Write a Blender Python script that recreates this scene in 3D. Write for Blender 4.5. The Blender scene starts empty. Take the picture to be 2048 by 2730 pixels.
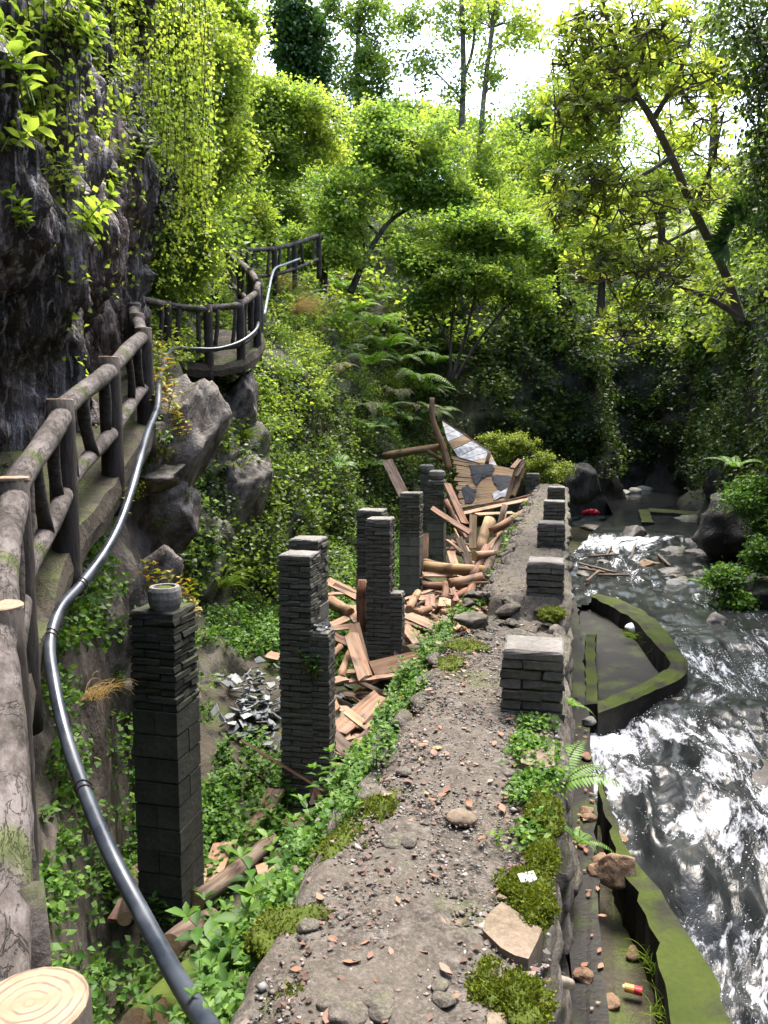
import bpy, math, random
import numpy as np
from mathutils import Vector, Matrix

# ------------------------------------------------------------------ camera, sky, sun, exposure
SC = bpy.context.scene
COL = SC.collection
CAMH, PITCH, FPX = 1.75, math.radians(6.5), 2054.0      # focal length in pixels of the 2048 px wide photograph
cd = bpy.data.cameras.new('camera'); cam = bpy.data.objects.new('camera', cd); COL.objects.link(cam)
cam.location = (0, 0, CAMH); cam.rotation_euler = (math.pi/2 - PITCH, 0, 0)
cd.sensor_fit = 'VERTICAL'; cd.sensor_height = 36.0; cd.lens = 36.0*FPX/2730.0
cd.clip_start = 0.05; cd.clip_end = 1000
SC.camera = cam
SUN_EL, SUN_AZ = math.radians(68), math.radians(20)      # azimuth from +Y towards +X
w = bpy.data.worlds.new('World'); SC.world = w; w.use_nodes = True
wn = w.node_tree.nodes; wl = w.node_tree.links
sky = wn.new('ShaderNodeTexSky'); sky.sky_type = 'NISHITA'; sky.sun_disc = False
sky.sun_elevation = SUN_EL; sky.sun_rotation = SUN_AZ; sky.air_density = 1.0; sky.dust_density = 4.0; sky.ozone_density = 1.0
wl.new(sky.outputs[0], wn['Background'].inputs[0]); wn['Background'].inputs[1].default_value = 0.15
sd = bpy.data.lights.new('sun', 'SUN'); sd.energy = 1.2; sd.angle = math.radians(28); sd.color = (1.0, .95, .86)
sun = bpy.data.objects.new('sun', sd); COL.objects.link(sun)
sdir = Vector((math.sin(SUN_AZ)*math.cos(SUN_EL), math.cos(SUN_AZ)*math.cos(SUN_EL), math.sin(SUN_EL)))
sun.rotation_euler = sdir.to_track_quat('Z', 'Y').to_euler(); sun.location = (0, 0, 60)
SC.view_settings.view_transform = 'Standard'; SC.view_settings.look = 'None'
SC.view_settings.exposure = 2.65; SC.view_settings.gamma = 1.0; SC.view_settings.use_curve_mapping = False
SC.render.engine = 'CYCLES'
SC.cycles.max_bounces = 7; SC.cycles.diffuse_bounces = 4; SC.cycles.glossy_bounces = 3
SC.cycles.transmission_bounces = 4; SC.cycles.transparent_max_bounces = 4
SC.cycles.use_denoising = True; SC.cycles.caustics_reflective = False; SC.cycles.caustics_refractive = False
SC.cycles.sample_clamp_indirect = 6.0

# ------------------------------------------------------------------ helpers: pixels, noise, meshes
R = random.Random(7)
G = np.random.default_rng(11)
CP, SP = math.cos(PITCH), math.sin(PITCH)
def ray(px, py):
    x = (px-1024)/FPX; y = -(py-1365)/FPX
    return Vector((x, CP + y*SP, -SP + y*CP))
def at_y(px, py, Y):
    d = ray(px, py); k = Y/d.y
    return Vector((d.x*k, Y, CAMH + d.z*k))
def at_z(px, py, Z):
    d = ray(px, py); k = (Z-CAMH)/d.z
    return Vector((d.x*k, d.y*k, Z))
def project(P):
    P = np.asarray(P, float); q = P - np.array([0, 0, CAMH])
    zc = q[:, 1]*CP - q[:, 2]*SP; yc = q[:, 1]*SP + q[:, 2]*CP
    z = np.maximum(zc, 1e-3)
    return 1024 + FPX*q[:, 0]/z, 1365 - FPX*yc/z, zc
def inview(P, m=450):
    px, py, z = project(P)
    return (z > .3) & (px > -m) & (px < 2048+m) & (py > -m) & (py < 2730+m)
# path frame: s along the walled path, t across (right positive)
UX, UY = .228, .9737
def st(s, t, z=0.0): return Vector((s*UX + t*UY, s*UY - t*UX, z))
def to_st(x, y): return x*UX + y*UY, x*UY - y*UX
PROT = -math.atan2(UX, UY)

def _hash(ix, iy, iz):
    h = (ix.astype(np.uint32)*np.uint32(374761393) + iy.astype(np.uint32)*np.uint32(668265263) + iz.astype(np.uint32)*np.uint32(2246822519))
    h = (h ^ (h >> np.uint32(13)))*np.uint32(1274126177)
    h = h ^ (h >> np.uint32(16))
    return (h & np.uint32(0xffffff)).astype(np.float64)/float(0xffffff)*2-1
def vnoise(P):
    P = np.asarray(P, float); i = np.floor(P).astype(np.int64); f = P-i; u = f*f*(3-2*f)
    r = 0
    for dx in (0, 1):
        for dy in (0, 1):
            for dz in (0, 1):
                wgt = (u[:, 0] if dx else 1-u[:, 0])*(u[:, 1] if dy else 1-u[:, 1])*(u[:, 2] if dz else 1-u[:, 2])
                r = r + wgt*_hash(i[:, 0]+dx, i[:, 1]+dy, i[:, 2]+dz)
    return r
def fbm(P, octv=4, gain=.5):
    P = np.asarray(P, float); a, r = 1.0, 0
    for k in range(octv):
        r = r + a*vnoise(P*(2.03**k) + 17.3*k); a *= gain
    return r
def ridged(P, octv=4):
    P = np.asarray(P, float); a, r = 1.0, 0
    for k in range(octv):
        r = r + a*(1-2*np.abs(vnoise(P*(2.1**k) + 9.1*k))); a *= .5
    return r

def mesh_np(name, V, F, smooth=False, mat_idx=None):
    """fast mesh from arrays, all faces with the same corner count"""
    V = np.ascontiguousarray(V, dtype=np.float32); F = np.ascontiguousarray(F, dtype=np.int32)
    me = bpy.data.meshes.new(name); n, k = F.shape
    me.vertices.add(len(V)); me.vertices.foreach_set('co', V.ravel())
    me.loops.add(n*k); me.loops.foreach_set('vertex_index', F.ravel())
    me.polygons.add(n); me.polygons.foreach_set('loop_start', np.arange(0, n*k, k, dtype=np.int32))
    if smooth: me.polygons.foreach_set('use_smooth', np.ones(n, dtype=bool))
    if mat_idx is not None: me.polygons.foreach_set('material_index', np.asarray(mat_idx, dtype=np.int32))
    me.update(calc_edges=True)
    return me
class MB:
    """collects vertex/quads or tris (quads repeated corner-free: tris only kept apart)"""
    def __init__(s): s.v = []; s.f = []; s.m = []
    def add(s, V, F, m=0):
        o = len(s.v); s.v.extend([tuple(x) for x in V]); s.f.extend([tuple(i+o for i in f) for f in F]); s.m.extend([m]*len(F))
    def mesh(s, name, smooth=False):
        me = bpy.data.meshes.new(name); me.from_pydata(s.v, [], s.f)
        me.polygons.foreach_set('material_index', s.m)
        if smooth: me.polygons.foreach_set('use_smooth', [True]*len(s.f))
        me.update(); return me
def tri_quads(F):
    F = np.asarray(F); return np.concatenate([F[:, [0, 1, 2]], F[:, [0, 2, 3]]])
def grid_faces(ni, nj, closed_i=False):
    i = np.arange(ni if closed_i else ni-1); j = np.arange(nj-1)
    I, J = np.meshgrid(i, j, indexing='ij'); I2 = (I+1) % ni
    return np.stack([I*nj+J, I2*nj+J, I2*nj+J+1, I*nj+J+1], -1).reshape(-1, 4)
def tube(pts, radii, sides=8, cap=True, wob=0.0, rng=None):
    pts = [Vector(p) for p in pts]; n = len(pts); V = []; F = []
    up = Vector((0, 0, 1)); prev = None
    for i, p in enumerate(pts):
        t = (pts[min(i+1, n-1)] - pts[max(i-1, 0)]).normalized()
        if prev is None:
            a = t.cross(up); a = a.normalized() if a.length > 1e-3 else Vector((1, 0, 0))
        else:
            a = (prev - t*prev.dot(t)); a = a.normalized() if a.length > 1e-6 else Vector((1, 0, 0))
        prev = a; b = t.cross(a)
        for k in range(sides):
            ang = 2*math.pi*k/sides; r = radii[i]
            if wob and rng: r *= 1 + rng.uniform(-wob, wob)
            V.append(p + a*(math.cos(ang)*r) + b*(math.sin(ang)*r))
    for i in range(n-1):
        for k in range(sides):
            k2 = (k+1) % sides
            F.append((i*sides+k, i*sides+k2, (i+1)*sides+k2, (i+1)*sides+k))
    if cap:
        F.append(tuple(reversed(range(sides)))); F.append(tuple((n-1)*sides+k for k in range(sides)))
    return V, F
def spline(pts, n):
    """Catmull-Rom through points, n samples per span"""
    P = [Vector(p) for p in pts]; P = [P[0]*2-P[1]] + P + [P[-1]*2-P[-2]]; out = []
    for i in range(1, len(P)-2):
        for k in range(n):
            t = k/n; a, b, c, d = P[i-1], P[i], P[i+1], P[i+2]
            out.append(.5*((2*b) + (c-a)*t + (2*a-5*b+4*c-d)*t*t + (3*b-a-3*c+d)*t**3))
    out.append(P[-2]); return out

def link(name, me, mat=None, parent=None):
    o = bpy.data.objects.new(name, me); COL.objects.link(o)
    if mat is not None and me is not None and len(me.materials) == 0:
        for m in (mat if isinstance(mat, (list, tuple)) else [mat]): me.materials.append(m)
    if parent is not None: o.parent = parent
    return o
def tag(o, label, cat, group=None, kind=None):
    o['label'] = label; o['category'] = cat
    if group: o['group'] = group
    if kind: o['kind'] = kind
    return o
def thing(name, label, cat, loc=(0, 0, 0), rz=0.0, group=None):
    o = bpy.data.objects.new(name, None); COL.objects.link(o); o.location = loc; o.rotation_euler = (0, 0, rz)
    o.empty_display_size = .1
    return tag(o, label, cat, group)
def struct(name, me, mat, label=None):
    o = link(name, me, mat); o['kind'] = 'structure'
    if label: o['label'] = label
    return o
def copy_tree(o, parent=None):
    c = o.copy(); COL.objects.link(c); c.parent = parent
    for ch in list(o.children): copy_tree(ch, c)
    return c

# ------------------------------------------------------------------ materials
class NB:
    def __init__(s, name, rough=.8, spec=.3):
        s.m = bpy.data.materials.new(name); s.m.use_nodes = True; s.t = s.m.node_tree; s.n = s.t.nodes; s.l = s.t.links
        s.b = s.n['Principled BSDF']; s.b.inputs['Roughness'].default_value = rough
        s.b.inputs['Specular IOR Level'].default_value = spec
        s.tc = s.n.new('ShaderNodeTexCoord'); s.geo = s.n.new('ShaderNodeNewGeometry')
    def put(s, sock, v):
        if hasattr(v, 'is_output') or isinstance(v, bpy.types.NodeSocket): s.l.new(v, sock)
        else: sock.default_value = v if not isinstance(v, tuple) or len(v) != 3 or sock.type == 'VECTOR' else (*v, 1)
    def map(s, vec='Object', scale=(1, 1, 1)):
        mp = s.n.new('ShaderNodeMapping'); mp.inputs['Scale'].default_value = scale
        s.l.new(s.tc.outputs[vec] if isinstance(vec, str) else vec, mp.inputs[0]); return mp.outputs[0]
    def noise(s, scale=5, detail=4, rough=.55, vec=None, dist=0.0):
        t = s.n.new('ShaderNodeTexNoise'); t.inputs['Scale'].default_value = scale; t.inputs['Detail'].default_value = detail
        t.inputs['Roughness'].default_value = rough; t.inputs['Distortion'].default_value = dist
        s.l.new(vec if vec is not None else s.tc.outputs['Object'], t.inputs['Vector']); return t.outputs['Fac']
    def voro(s, scale=5, vec=None, feat='F1', out='Distance', rnd=1.0):
        t = s.n.new('ShaderNodeTexVoronoi'); t.feature = feat; t.inputs['Scale'].default_value = scale
        t.inputs['Randomness'].default_value = rnd
        s.l.new(vec if vec is not None else s.tc.outputs['Object'], t.inputs['Vector']); return t.outputs[out]
    def ramp(s, fac, stops):
        r = s.n.new('ShaderNodeValToRGB'); e = r.color_ramp.elements
        while len(e) < len(stops): e.new(.5)
        for k, (p, c) in enumerate(stops):
            e[k].position = p; e[k].color = (*c, 1) if len(c) == 3 else c
        s.put(r.inputs[0], fac); return r.outputs[0]
    def rng(s, v, a, b, c=0.0, d=1.0):
        r = s.n.new('ShaderNodeMapRange'); s.put(r.inputs[0], v)
        for k, x in enumerate((a, b, c, d)): r.inputs[k+1].default_value = x
        return r.outputs[0]
    def mix(s, fac, a, b, mode='MIX'):
        x = s.n.new('ShaderNodeMix'); x.data_type = 'RGBA'; x.blend_type = mode
        s.put(x.inputs[0], fac); s.put(x.inputs[6], a); s.put(x.inputs[7], b); return x.outputs[2]
    def math(s, op, a, b=0.0):
        x = s.n.new('ShaderNodeMath'); x.operation = op; s.put(x.inputs[0], a); s.put(x.inputs[1], b); return x.outputs[0]
    def bump(s, h, strength=.5, dist=.02, nrm=None):
        x = s.n.new('ShaderNodeBump'); x.inputs['Strength'].default_value = strength; x.inputs['Distance'].default_value = dist
        s.put(x.inputs['Height'], h)
        if nrm is not None: s.l.new(nrm, x.inputs['Normal'])
        return x.outputs[0]
    def objrand(s):
        x = s.n.new('ShaderNodeObjectInfo'); return x.outputs['Random']
    def up(s):
        x = s.n.new('ShaderNodeSeparateXYZ'); s.l.new(s.geo.outputs['Normal'], x.inputs[0]); return x.outputs[2]
    def fin(s, color=None, normal=None, rough=None):
        if color is not None: s.put(s.b.inputs['Base Color'], color)
        if normal is not None: s.l.new(normal, s.b.inputs['Normal'])
        if rough is not None: s.put(s.b.inputs['Roughness'], rough)
        return s.m
MOSS = ((0, (.02, .032, .006)), (.5, (.05, .072, .01)), (1, (.11, .135, .015)))

def leaf_mat(name, cols, rough=.45, trans=.45, yellow=None, spec=.35, nscale=.6):
    b = NB(name, rough, spec)
    c = b.ramp(b.geo.outputs['Random Per Island'], [(i/(len(cols)-1), k) for i, k in enumerate(cols)])
    if yellow: c = b.mix(b.rng(b.noise(nscale, 3), .42, .66), c, yellow)
    b.fin(c)
    tr = b.n.new('ShaderNodeBsdfTranslucent'); b.put(tr.inputs[0], b.mix(1.0, c, (1.45, 1.4, .8), 'MULTIPLY'))
    mx = b.n.new('ShaderNodeMixShader'); mx.inputs[0].default_value = trans
    b.l.new(b.b.outputs[0], mx.inputs[1]); b.l.new(tr.outputs[0], mx.inputs[2])
    b.l.new(mx.outputs[0], b.n['Material Output'].inputs[0])
    return b.m
M = {}
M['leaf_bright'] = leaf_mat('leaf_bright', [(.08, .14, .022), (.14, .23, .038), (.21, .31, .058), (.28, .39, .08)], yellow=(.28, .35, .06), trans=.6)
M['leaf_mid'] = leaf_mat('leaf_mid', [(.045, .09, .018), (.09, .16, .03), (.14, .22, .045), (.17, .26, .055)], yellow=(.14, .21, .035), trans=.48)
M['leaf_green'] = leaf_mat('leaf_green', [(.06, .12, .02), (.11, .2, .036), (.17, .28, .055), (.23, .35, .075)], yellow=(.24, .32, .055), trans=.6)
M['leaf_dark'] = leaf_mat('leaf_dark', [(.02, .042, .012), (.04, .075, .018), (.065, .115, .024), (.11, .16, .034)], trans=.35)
M['leaf_gloss'] = leaf_mat('leaf_gloss', [(.08, .12, .02), (.15, .21, .035), (.24, .31, .05), (.34, .4, .08)], rough=.35, trans=.55, spec=.45)
M['fern'] = leaf_mat('fern', [(.09, .2, .03), (.13, .26, .045), (.18, .32, .07)], trans=.45, rough=.5)
M['fern_dull'] = leaf_mat('fern_dull', [(.08, .1, .04), (.14, .15, .06), (.2, .18, .08)], trans=.4, rough=.6)
M['weed'] = leaf_mat('weed', [(.03, .085, .012), (.055, .135, .02), (.1, .2, .03), (.15, .26, .045)], rough=.5, trans=.4, spec=.25)
M['ivy'] = leaf_mat('ivy', [(.015, .05, .012), (.035, .085, .018), (.06, .13, .025)], rough=.35, trans=.25, spec=.5)
M['drygrass'] = leaf_mat('drygrass', [(.3, .2, .1), (.4, .3, .17), (.5, .38, .24)], rough=.7, trans=.3)
M['grass'] = leaf_mat('grass', [(.06, .13, .02), (.12, .2, .03), (.22, .28, .06)], rough=.5, trans=.4)
M['begonia'] = leaf_mat('begonia', [(.3, .2, .02), (.2, .19, .02), (.13, .17, .015), (.34, .16, .015)], rough=.45, trans=.35)
M['moss_leaf'] = leaf_mat('moss_leaf', [(.045, .065, .007), (.085, .115, .011), (.15, .18, .016)], rough=.8, trans=.3, spec=.1)

def m_rock(name, stops, scale=1.0, vstretch=.35, moss=.5, wet=.35, bumpd=.08, streak=False):
    b = NB(name, .7, .4); v = b.map('Object', (1, 1, vstretch))
    n1 = b.noise(1.3*scale, 8, .62, v, .6); n2 = b.noise(7*scale, 8, .65, v); n3 = b.noise(34*scale, 4, .6)
    c = b.ramp(b.mix(.4, n1, n2), stops)
    c = b.mix(b.rng(n3, .35, .75), b.mix(1, c, (.6, .6, .6), 'MULTIPLY'), c)
    if streak:
        sv = b.noise(2.2, 7, .7, b.map('Object', (3.2, 3.2, .22)), .7); s2 = b.noise(5, 6, .7, b.map('Object', (3.4, 3.4, .5)), .4)
        c = b.mix(b.rng(sv, .5, .6), b.mix(1, c, (.3, .27, .25), 'MULTIPLY'), c); c = b.mix(b.math('MULTIPLY', b.rng(s2, .53, .61), .75), c, (.42, .4, .405))
        c = b.mix(b.math('MULTIPLY', b.rng(b.noise(.9, 4, .5, b.map('Object', (1, 1, .4))), .5, .6), .55), c, b.mix(1, c, (1.1, .78, .5), 'MULTIPLY'))
    mo = b.ramp(n3, MOSS)
    mf = b.math('MULTIPLY', b.rng(b.math('ADD', b.math('MULTIPLY', b.up(), .3), b.noise(2.1, 5)), .74, .92), moss)
    c = b.mix(mf, c, mo)
    h = b.math('ADD', b.math('MULTIPLY', n1, 1.0), b.math('ADD', b.math('MULTIPLY', n2, .5), b.math('MULTIPLY', n3, .12)))
    nr = b.bump(h, .9, bumpd)
    return b.fin(c, nr, b.rng(n2, .3, .7, wet, .9))
M['cliff'] = m_rock('cliff', [(.38, (.01, .01, .011)), (.44, (.05, .045, .04)), (.48, (.15, .125, .1)), (.53, (.27, .24, .225)), (.58, (.4, .38, .39)), (.68, (.2, .15, .1))], .9, .2, .75, .28, .3, True)
M['bankrock'] = m_rock('bankrock', [(.4, (.02, .017, .013)), (.46, (.085, .072, .058)), (.52, (.19, .165, .14)), (.59, (.3, .27, .24))], 1.3, .6, .6, .45, .12)
M['soil'] = m_rock('soil', [(.3, (.022, .018, .012)), (.5, (.05, .04, .026)), (.7, (.09, .075, .045))], 1.5, 1, .8, .8, .06)
M['darkrock'] = m_rock('darkrock', [(.4, (.006, .006, .005)), (.47, (.022, .02, .017)), (.54, (.06, .055, .045)), (.62, (.13, .12, .1))], .8, .45, .7, .4, .2)
M['boulder'] = m_rock('boulder', [(.4, (.025, .02, .016)), (.47, (.1, .085, .07)), (.53, (.185, .16, .14)), (.6, (.3, .265, .24))], 1.6, .8, .3, .5, .09)
M['streamrock'] = m_rock('streamrock', [(.3, (.03, .028, .025)), (.5, (.11, .1, .09)), (.7, (.25, .22, .19))], 2.5, 1, .9, .2, .04)
M['orangerock'] = m_rock('orangerock', [(.4, (.11, .06, .03)), (.5, (.24, .145, .08)), (.6, (.34, .26, .17))], 3, 1, .15, .5, .03)
M['wallstone'] = m_rock('wallstone', [(.4, (.05, .042, .033)), (.5, (.14, .12, .098)), (.6, (.27, .24, .2))], 2.5, 1, .8, .55, .04)

def m_conc(name, c0, c1, moss=.5, mscale=3.0, lift=.55, rough=.9, mk=1.0):
    b = NB(name, rough, .2); n1 = b.noise(3, 6); n2 = b.noise(28, 5, .65); r = b.objrand()
    c = b.mix(b.rng(n1, .3, .7), c0, c1)
    c = b.mix(b.rng(n2, .3, .75), b.mix(1, c, (.55, .55, .55), 'MULTIPLY'), c)
    c = b.mix(b.math('MULTIPLY', r, .45), c, b.mix(1, c, (.5, .5, .47), 'MULTIPLY'))
    mf = b.math('MULTIPLY', b.rng(b.math('ADD', b.math('MULTIPLY', b.up(), .25), b.noise(mscale, 5)), lift, lift+.16), moss)
    c = b.mix(mf, c, b.ramp(b.mix(.5, n2, n1), [(p_, tuple(x*mk for x in q_)) for p_, q_ in MOSS]))
    return b.fin(c, b.bump(b.math('ADD', n2, b.math('MULTIPLY', n1, .6)), .55, .012))
M['brick'] = m_conc('brick', (.09, .086, .07), (.185, .178, .15), .6, 4, .68)
M['mortar'] = m_conc('mortar', (.04, .038, .033), (.1, .095, .085), .35, 3, .74)
M['block'] = m_conc('block', (.15, .15, .13), (.23, .225, .2), .3, 1.6, .72)
M['concrete'] = m_conc('concrete', (.15, .143, .13), (.28, .27, .25), .45, 4, .86)
M['kerb'] = m_conc('kerb', (.035, .034, .026), (.09, .085, .07), 1.0, 2.2, .52)
M['mossy'] = m_conc('mossy', (.018, .017, .013), (.05, .047, .038), .95, 2.4, .6, .9, .7)
M['ledge'] = m_conc('ledge', (.008, .0075, .006), (.026, .023, .019), .6, 2.5, .76, .5)
M['shadebrick'] = m_conc('shadebrick', (.03, .032, .026), (.075, .075, .062), .5, 4, .7)  # brick darkened to carry the shade of the cliff
M['shadeblock'] = m_conc('shadeblock', (.04, .042, .034), (.08, .08, .066), .5, 1.6, .66)  # block darkened to carry the same cliff shade
M['pale'] = m_conc('pale', (.5, .48, .45), (.68, .66, .62), .1, 3, .9)

def m_path():
    b = NB('path_soil', .92, .15)
    n1 = b.noise(1.7, 6); n2 = b.noise(14, 6, .7); n3 = b.noise(70, 4, .7); vo = b.ramp(b.voro(38, out='Color'), [(0, (.05, .045, .04)), (.5, (.16, .14, .12)), (1, (.3, .26, .22))])
    c = b.ramp(n2, [(.34, (.018, .016, .013)), (.5, (.062, .055, .047)), (.66, (.14, .127, .112))])
    c = b.mix(b.rng(n1, .4, .62), c, (.08, .071, .057))
    c = b.mix(b.math('MULTIPLY', b.rng(n3, .45, .7), .55), c, b.mix(.4, vo, (.2, .175, .15)))
    mf = b.math('MULTIPLY', b.rng(b.noise(1.1, 6, .65), .56, .68), .75)
    c = b.mix(mf, c, b.ramp(n3, MOSS))
    h = b.math('ADD', b.math('MULTIPLY', n2, .7), b.math('MULTIPLY', n3, .35))
    return b.fin(c, b.bump(h, .8, .02))
M['path'] = m_path()

def m_wood(name, stops, rough=.75):
    b = NB(name, rough, .25); v = b.map('Object', (1.2, 14, 14)); v2 = b.map('Object', (2, 70, 70)); r = b.objrand()
    n1 = b.noise(1.0, 5, .6, v, .5); n2 = b.noise(1.0, 3, .6, v2)
    c = b.ramp(b.mix(.35, n1, n2), stops)
    c = b.mix(b.math('MULTIPLY', r, .65), c, b.mix(1, c, (.5, .4, .34), 'MULTIPLY'))
    c = b.mix(b.rng(b.noise(3, 4), .58, .72), c, b.mix(1, c, (.3, .28, .26), 'MULTIPLY'))
    c = b.mix(b.math('MULTIPLY', b.rng(b.noise(1.7, 5, .6, v), .45, .6), .5), c, (.19, .16, .135))
    return b.fin(c, b.bump(b.math('ADD', n1, n2), .5, .006))
M['plank'] = m_wood('plank', [(.36, (.13, .065, .032)), (.5, (.29, .165, .09)), (.64, (.42, .275, .165))])
M['redwood'] = m_wood('redwood', [(.36, (.075, .03, .018)), (.5, (.18, .077, .042)), (.64, (.28, .14, .082))])
M['paleplank'] = m_wood('paleplank', [(.36, (.2, .13, .065)), (.5, (.37, .255, .135)), (.64, (.48, .36, .21))])
M['oldwood'] = m_wood('oldwood', [(.3, (.04, .03, .022)), (.5, (.12, .085, .06)), (.7, (.24, .18, .13))], .85)
M['goldwood'] = m_wood('goldwood', [(.38, (.16, .085, .028)), (.5, (.33, .195, .072)), (.62, (.44, .3, .13))])
M['mosswood'] = m_conc('mosswood', (.03, .028, .015), (.07, .06, .035), 1.0, 2.0, .5)
def m_bark():
    b = NB('faux_bark', .85, .25); v = b.map('Object', (.55, 1, 1))
    n = b.noise(30, 6, .65, v); n1 = b.noise(2.6, 4); q = b.noise(17, 4, .6, v, 1.4)
    ln = b.rng(b.math('ABSOLUTE', b.math('SUBTRACT', q, .5)), .0, .028); br = b.rng(b.noise(6, 3), .4, .55)
    ln = b.mix(br, (1, 1, 1), ln)
    c = b.ramp(b.mix(.5, n, n1), [(.38, (.02, .017, .014)), (.5, (.068, .058, .052)), (.62, (.135, .12, .113))])
    c = b.mix(1, c, b.mix(ln, (.32, .3, .28), (1, 1, 1)), 'MULTIPLY')
    c = b.mix(b.math('MULTIPLY', b.rng(b.noise(3.3, 5), .6, .7), .7), c, b.ramp(n, MOSS))
    h = b.math('ADD', b.math('MULTIPLY', ln, .5), b.math('MULTIPLY', n, .9))
    return b.fin(c, b.bump(h, .85, .014))
M['bark'] = m_bark()
def m_dpost():
    b = NB('dark_post', .85, .25); v = b.map('Object', (1, 1, .25)); n = b.noise(26, 6, .65, v); n1 = b.noise(3, 4)
    c = b.ramp(b.mix(.4, n, n1), [(.35, (.014, .012, .011)), (.55, (.05, .043, .038)), (.75, (.12, .1, .09))])
    c = b.mix(b.math('MULTIPLY', b.rng(b.noise(2.4, 5), .62, .72), .8), c, b.ramp(n, MOSS))
    return b.fin(c, b.bump(n, .8, .014))
M['dpost'] = m_dpost()
def m_rings():
    b = NB('cut_face', .75, .3)
    sx = b.n.new('ShaderNodeSeparateXYZ'); b.l.new(b.tc.outputs['Object'], sx.inputs[0])
    cx = b.n.new('ShaderNodeCombineXYZ'); b.l.new(sx.outputs[0], cx.inputs[0]); b.l.new(sx.outputs[1], cx.inputs[1])
    ln = b.n.new('ShaderNodeVectorMath'); ln.operation = 'LENGTH'; b.l.new(cx.outputs[0], ln.inputs[0])
    d = b.math('ADD', ln.outputs['Value'], b.math('MULTIPLY', b.noise(9, 3), .035))
    wv = b.math('SINE', b.math('MULTIPLY', d, 310.0)); n = b.noise(20, 5)
    lines = b.math('MULTIPLY', b.rng(wv, .5, .92), b.rng(b.noise(14, 3), .38, .55))
    c = b.mix(b.math('MULTIPLY', lines, .75), b.ramp(n, [(.3, (.2, .145, .09)), (.7, (.29, .22, .15))]), (.1, .07, .055))
    return b.fin(c, b.bump(n, .3, .004))
M['rings'] = m_rings()
def m_pipe():
    b = NB('pipe', .3, .5); v = b.map('Object', (1, 1, 1)); n = b.noise(6, 4)
    b.fin(b.mix(b.rng(n, .4, .7), (.018, .024, .034), (.05, .06, .075)), None, b.rng(n, .3, .7, .22, .42)); return b.m
M['pipe'] = m_pipe()
def flat(name, c, rough=.6, spec=.3, ns=12, var=.6):
    b = NB(name, rough, spec); n = b.noise(ns, 4)
    return b.fin(b.mix(b.rng(n, .35, .7), tuple(x*var for x in c), c), b.bump(n, .3, .006))
M['wire'] = flat('wire', (.05, .03, .02)); M['pipewhite'] = flat('pipewhite', (.6, .52, .42), .45); M['pipegrey'] = flat('pipegrey', (.3, .34, .37), .4)
M['red'] = flat('red', (.55, .02, .05), .4); M['orange'] = flat('orange', (.7, .35, .09), .4); M['white'] = flat('white', (.8, .79, .77), .5, .3, 9, .8)
M['felt'] = flat('felt', (.03, .035, .045), .75, .25, 7, .5); M['feltgrey'] = flat('feltgrey', (.5, .5, .52), .75, .3, 6, .4)
def m_slate():
    b = NB('slate', .55, .4); n = b.noise(9, 4); r = b.objrand()
    c = b.mix(r, (.07, .08, .085), (.3, .32, .32))
    return b.fin(b.mix(b.rng(n, .3, .7), c, b.mix(1, c, (.6, .62, .64), 'MULTIPLY')), b.bump(n, .3, .004))
M['slate'] = m_slate()
def m_dead():
    b = NB('dead_leaf', .7, .2); r = b.objrand()
    c = b.ramp(r, [(0, (.17, .07, .04)), (.35, (.25, .14, .09)), (.6, (.12, .065, .045)), (.8, (.3, .2, .155)), (1, (.22, .18, .08))])
    return b.fin(c)
M['dead'] = m_dead()
def m_pebble():
    b = NB('pebble', .75, .3); r = b.geo.outputs['Random Per Island']; n = b.noise(40, 3)
    c = b.ramp(r, [(0, (.06, .055, .05)), (.3, (.15, .135, .12)), (.55, (.24, .2, .17)), (.75, (.17, .19, .2)), (.9, (.33, .28, .25)), (1, (.4, .36, .3))])
    return b.fin(b.mix(b.rng(n, .3, .7), b.mix(1, c, (.6, .6, .6), 'MULTIPLY'), c))
M['pebble'] = m_pebble()
def m_trunk():
    b = NB('tree_bark', .9, .2); n = b.noise(9, 5, .6, b.map('Object', (1, 1, .2)))
    return b.fin(b.ramp(n, [(.3, (.025, .02, .015)), (.55, (.07, .058, .045)), (.75, (.15, .13, .11))]), b.bump(n, .7, .02))
M['trunk'] = m_trunk()
M['greytrunk'] = flat('greytrunk', (.17, .15, .12), .9, .2, 5, .4)
M['vine'] = flat('vine', (.1, .065, .045), .9, .1, 5, .4)
def m_water():
    b = NB('stream_water', .06, .4); b.b.inputs['IOR'].default_value = 1.33
    at = b.n.new('ShaderNodeAttribute'); at.attribute_name = 'foam'; f = at.outputs['Fac']
    fl = b.n.new('ShaderNodeAttribute'); fl.attribute_name = 'flow'
    n1 = b.noise(5.5, 6, .62, b.map(fl.outputs['Vector'], (1, .2, 1)), 1.1); n2 = b.noise(26, 5, .68, b.map(fl.outputs['Vector'], (1, .3, 1)), .6); n3 = b.noise(3, 4)
    k = b.math('ADD', f, b.math('ADD', b.math('MULTIPLY', b.math('SUBTRACT', n1, .5), 1.9), b.math('MULTIPLY', b.math('SUBTRACT', n2, .5), 1.3)))
    foam = b.rng(k, .42, .95)
    deep = b.ramp(n3, [(.35, (.012, .014, .014)), (.6, (.028, .031, .031)), (.75, (.05, .047, .04))])
    c = b.mix(foam, deep, (.7, .73, .78))
    h = b.math('ADD', b.math('MULTIPLY', n1, 1.0), b.math('MULTIPLY', n2, .35))
    nr = b.n.new('ShaderNodeBump'); nr.inputs['Distance'].default_value = .035; b.l.new(h, nr.inputs['Height'])
    b.l.new(b.rng(f, -.3, .7, .12, .75), nr.inputs['Strength'])
    return b.fin(c, nr.outputs[0], b.rng(foam, 0, 1, .1, .8))
M['water'] = m_water(); M['foam'] = flat('foam', (.85, .87, .9), .5, .4, 5, .9)
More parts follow.
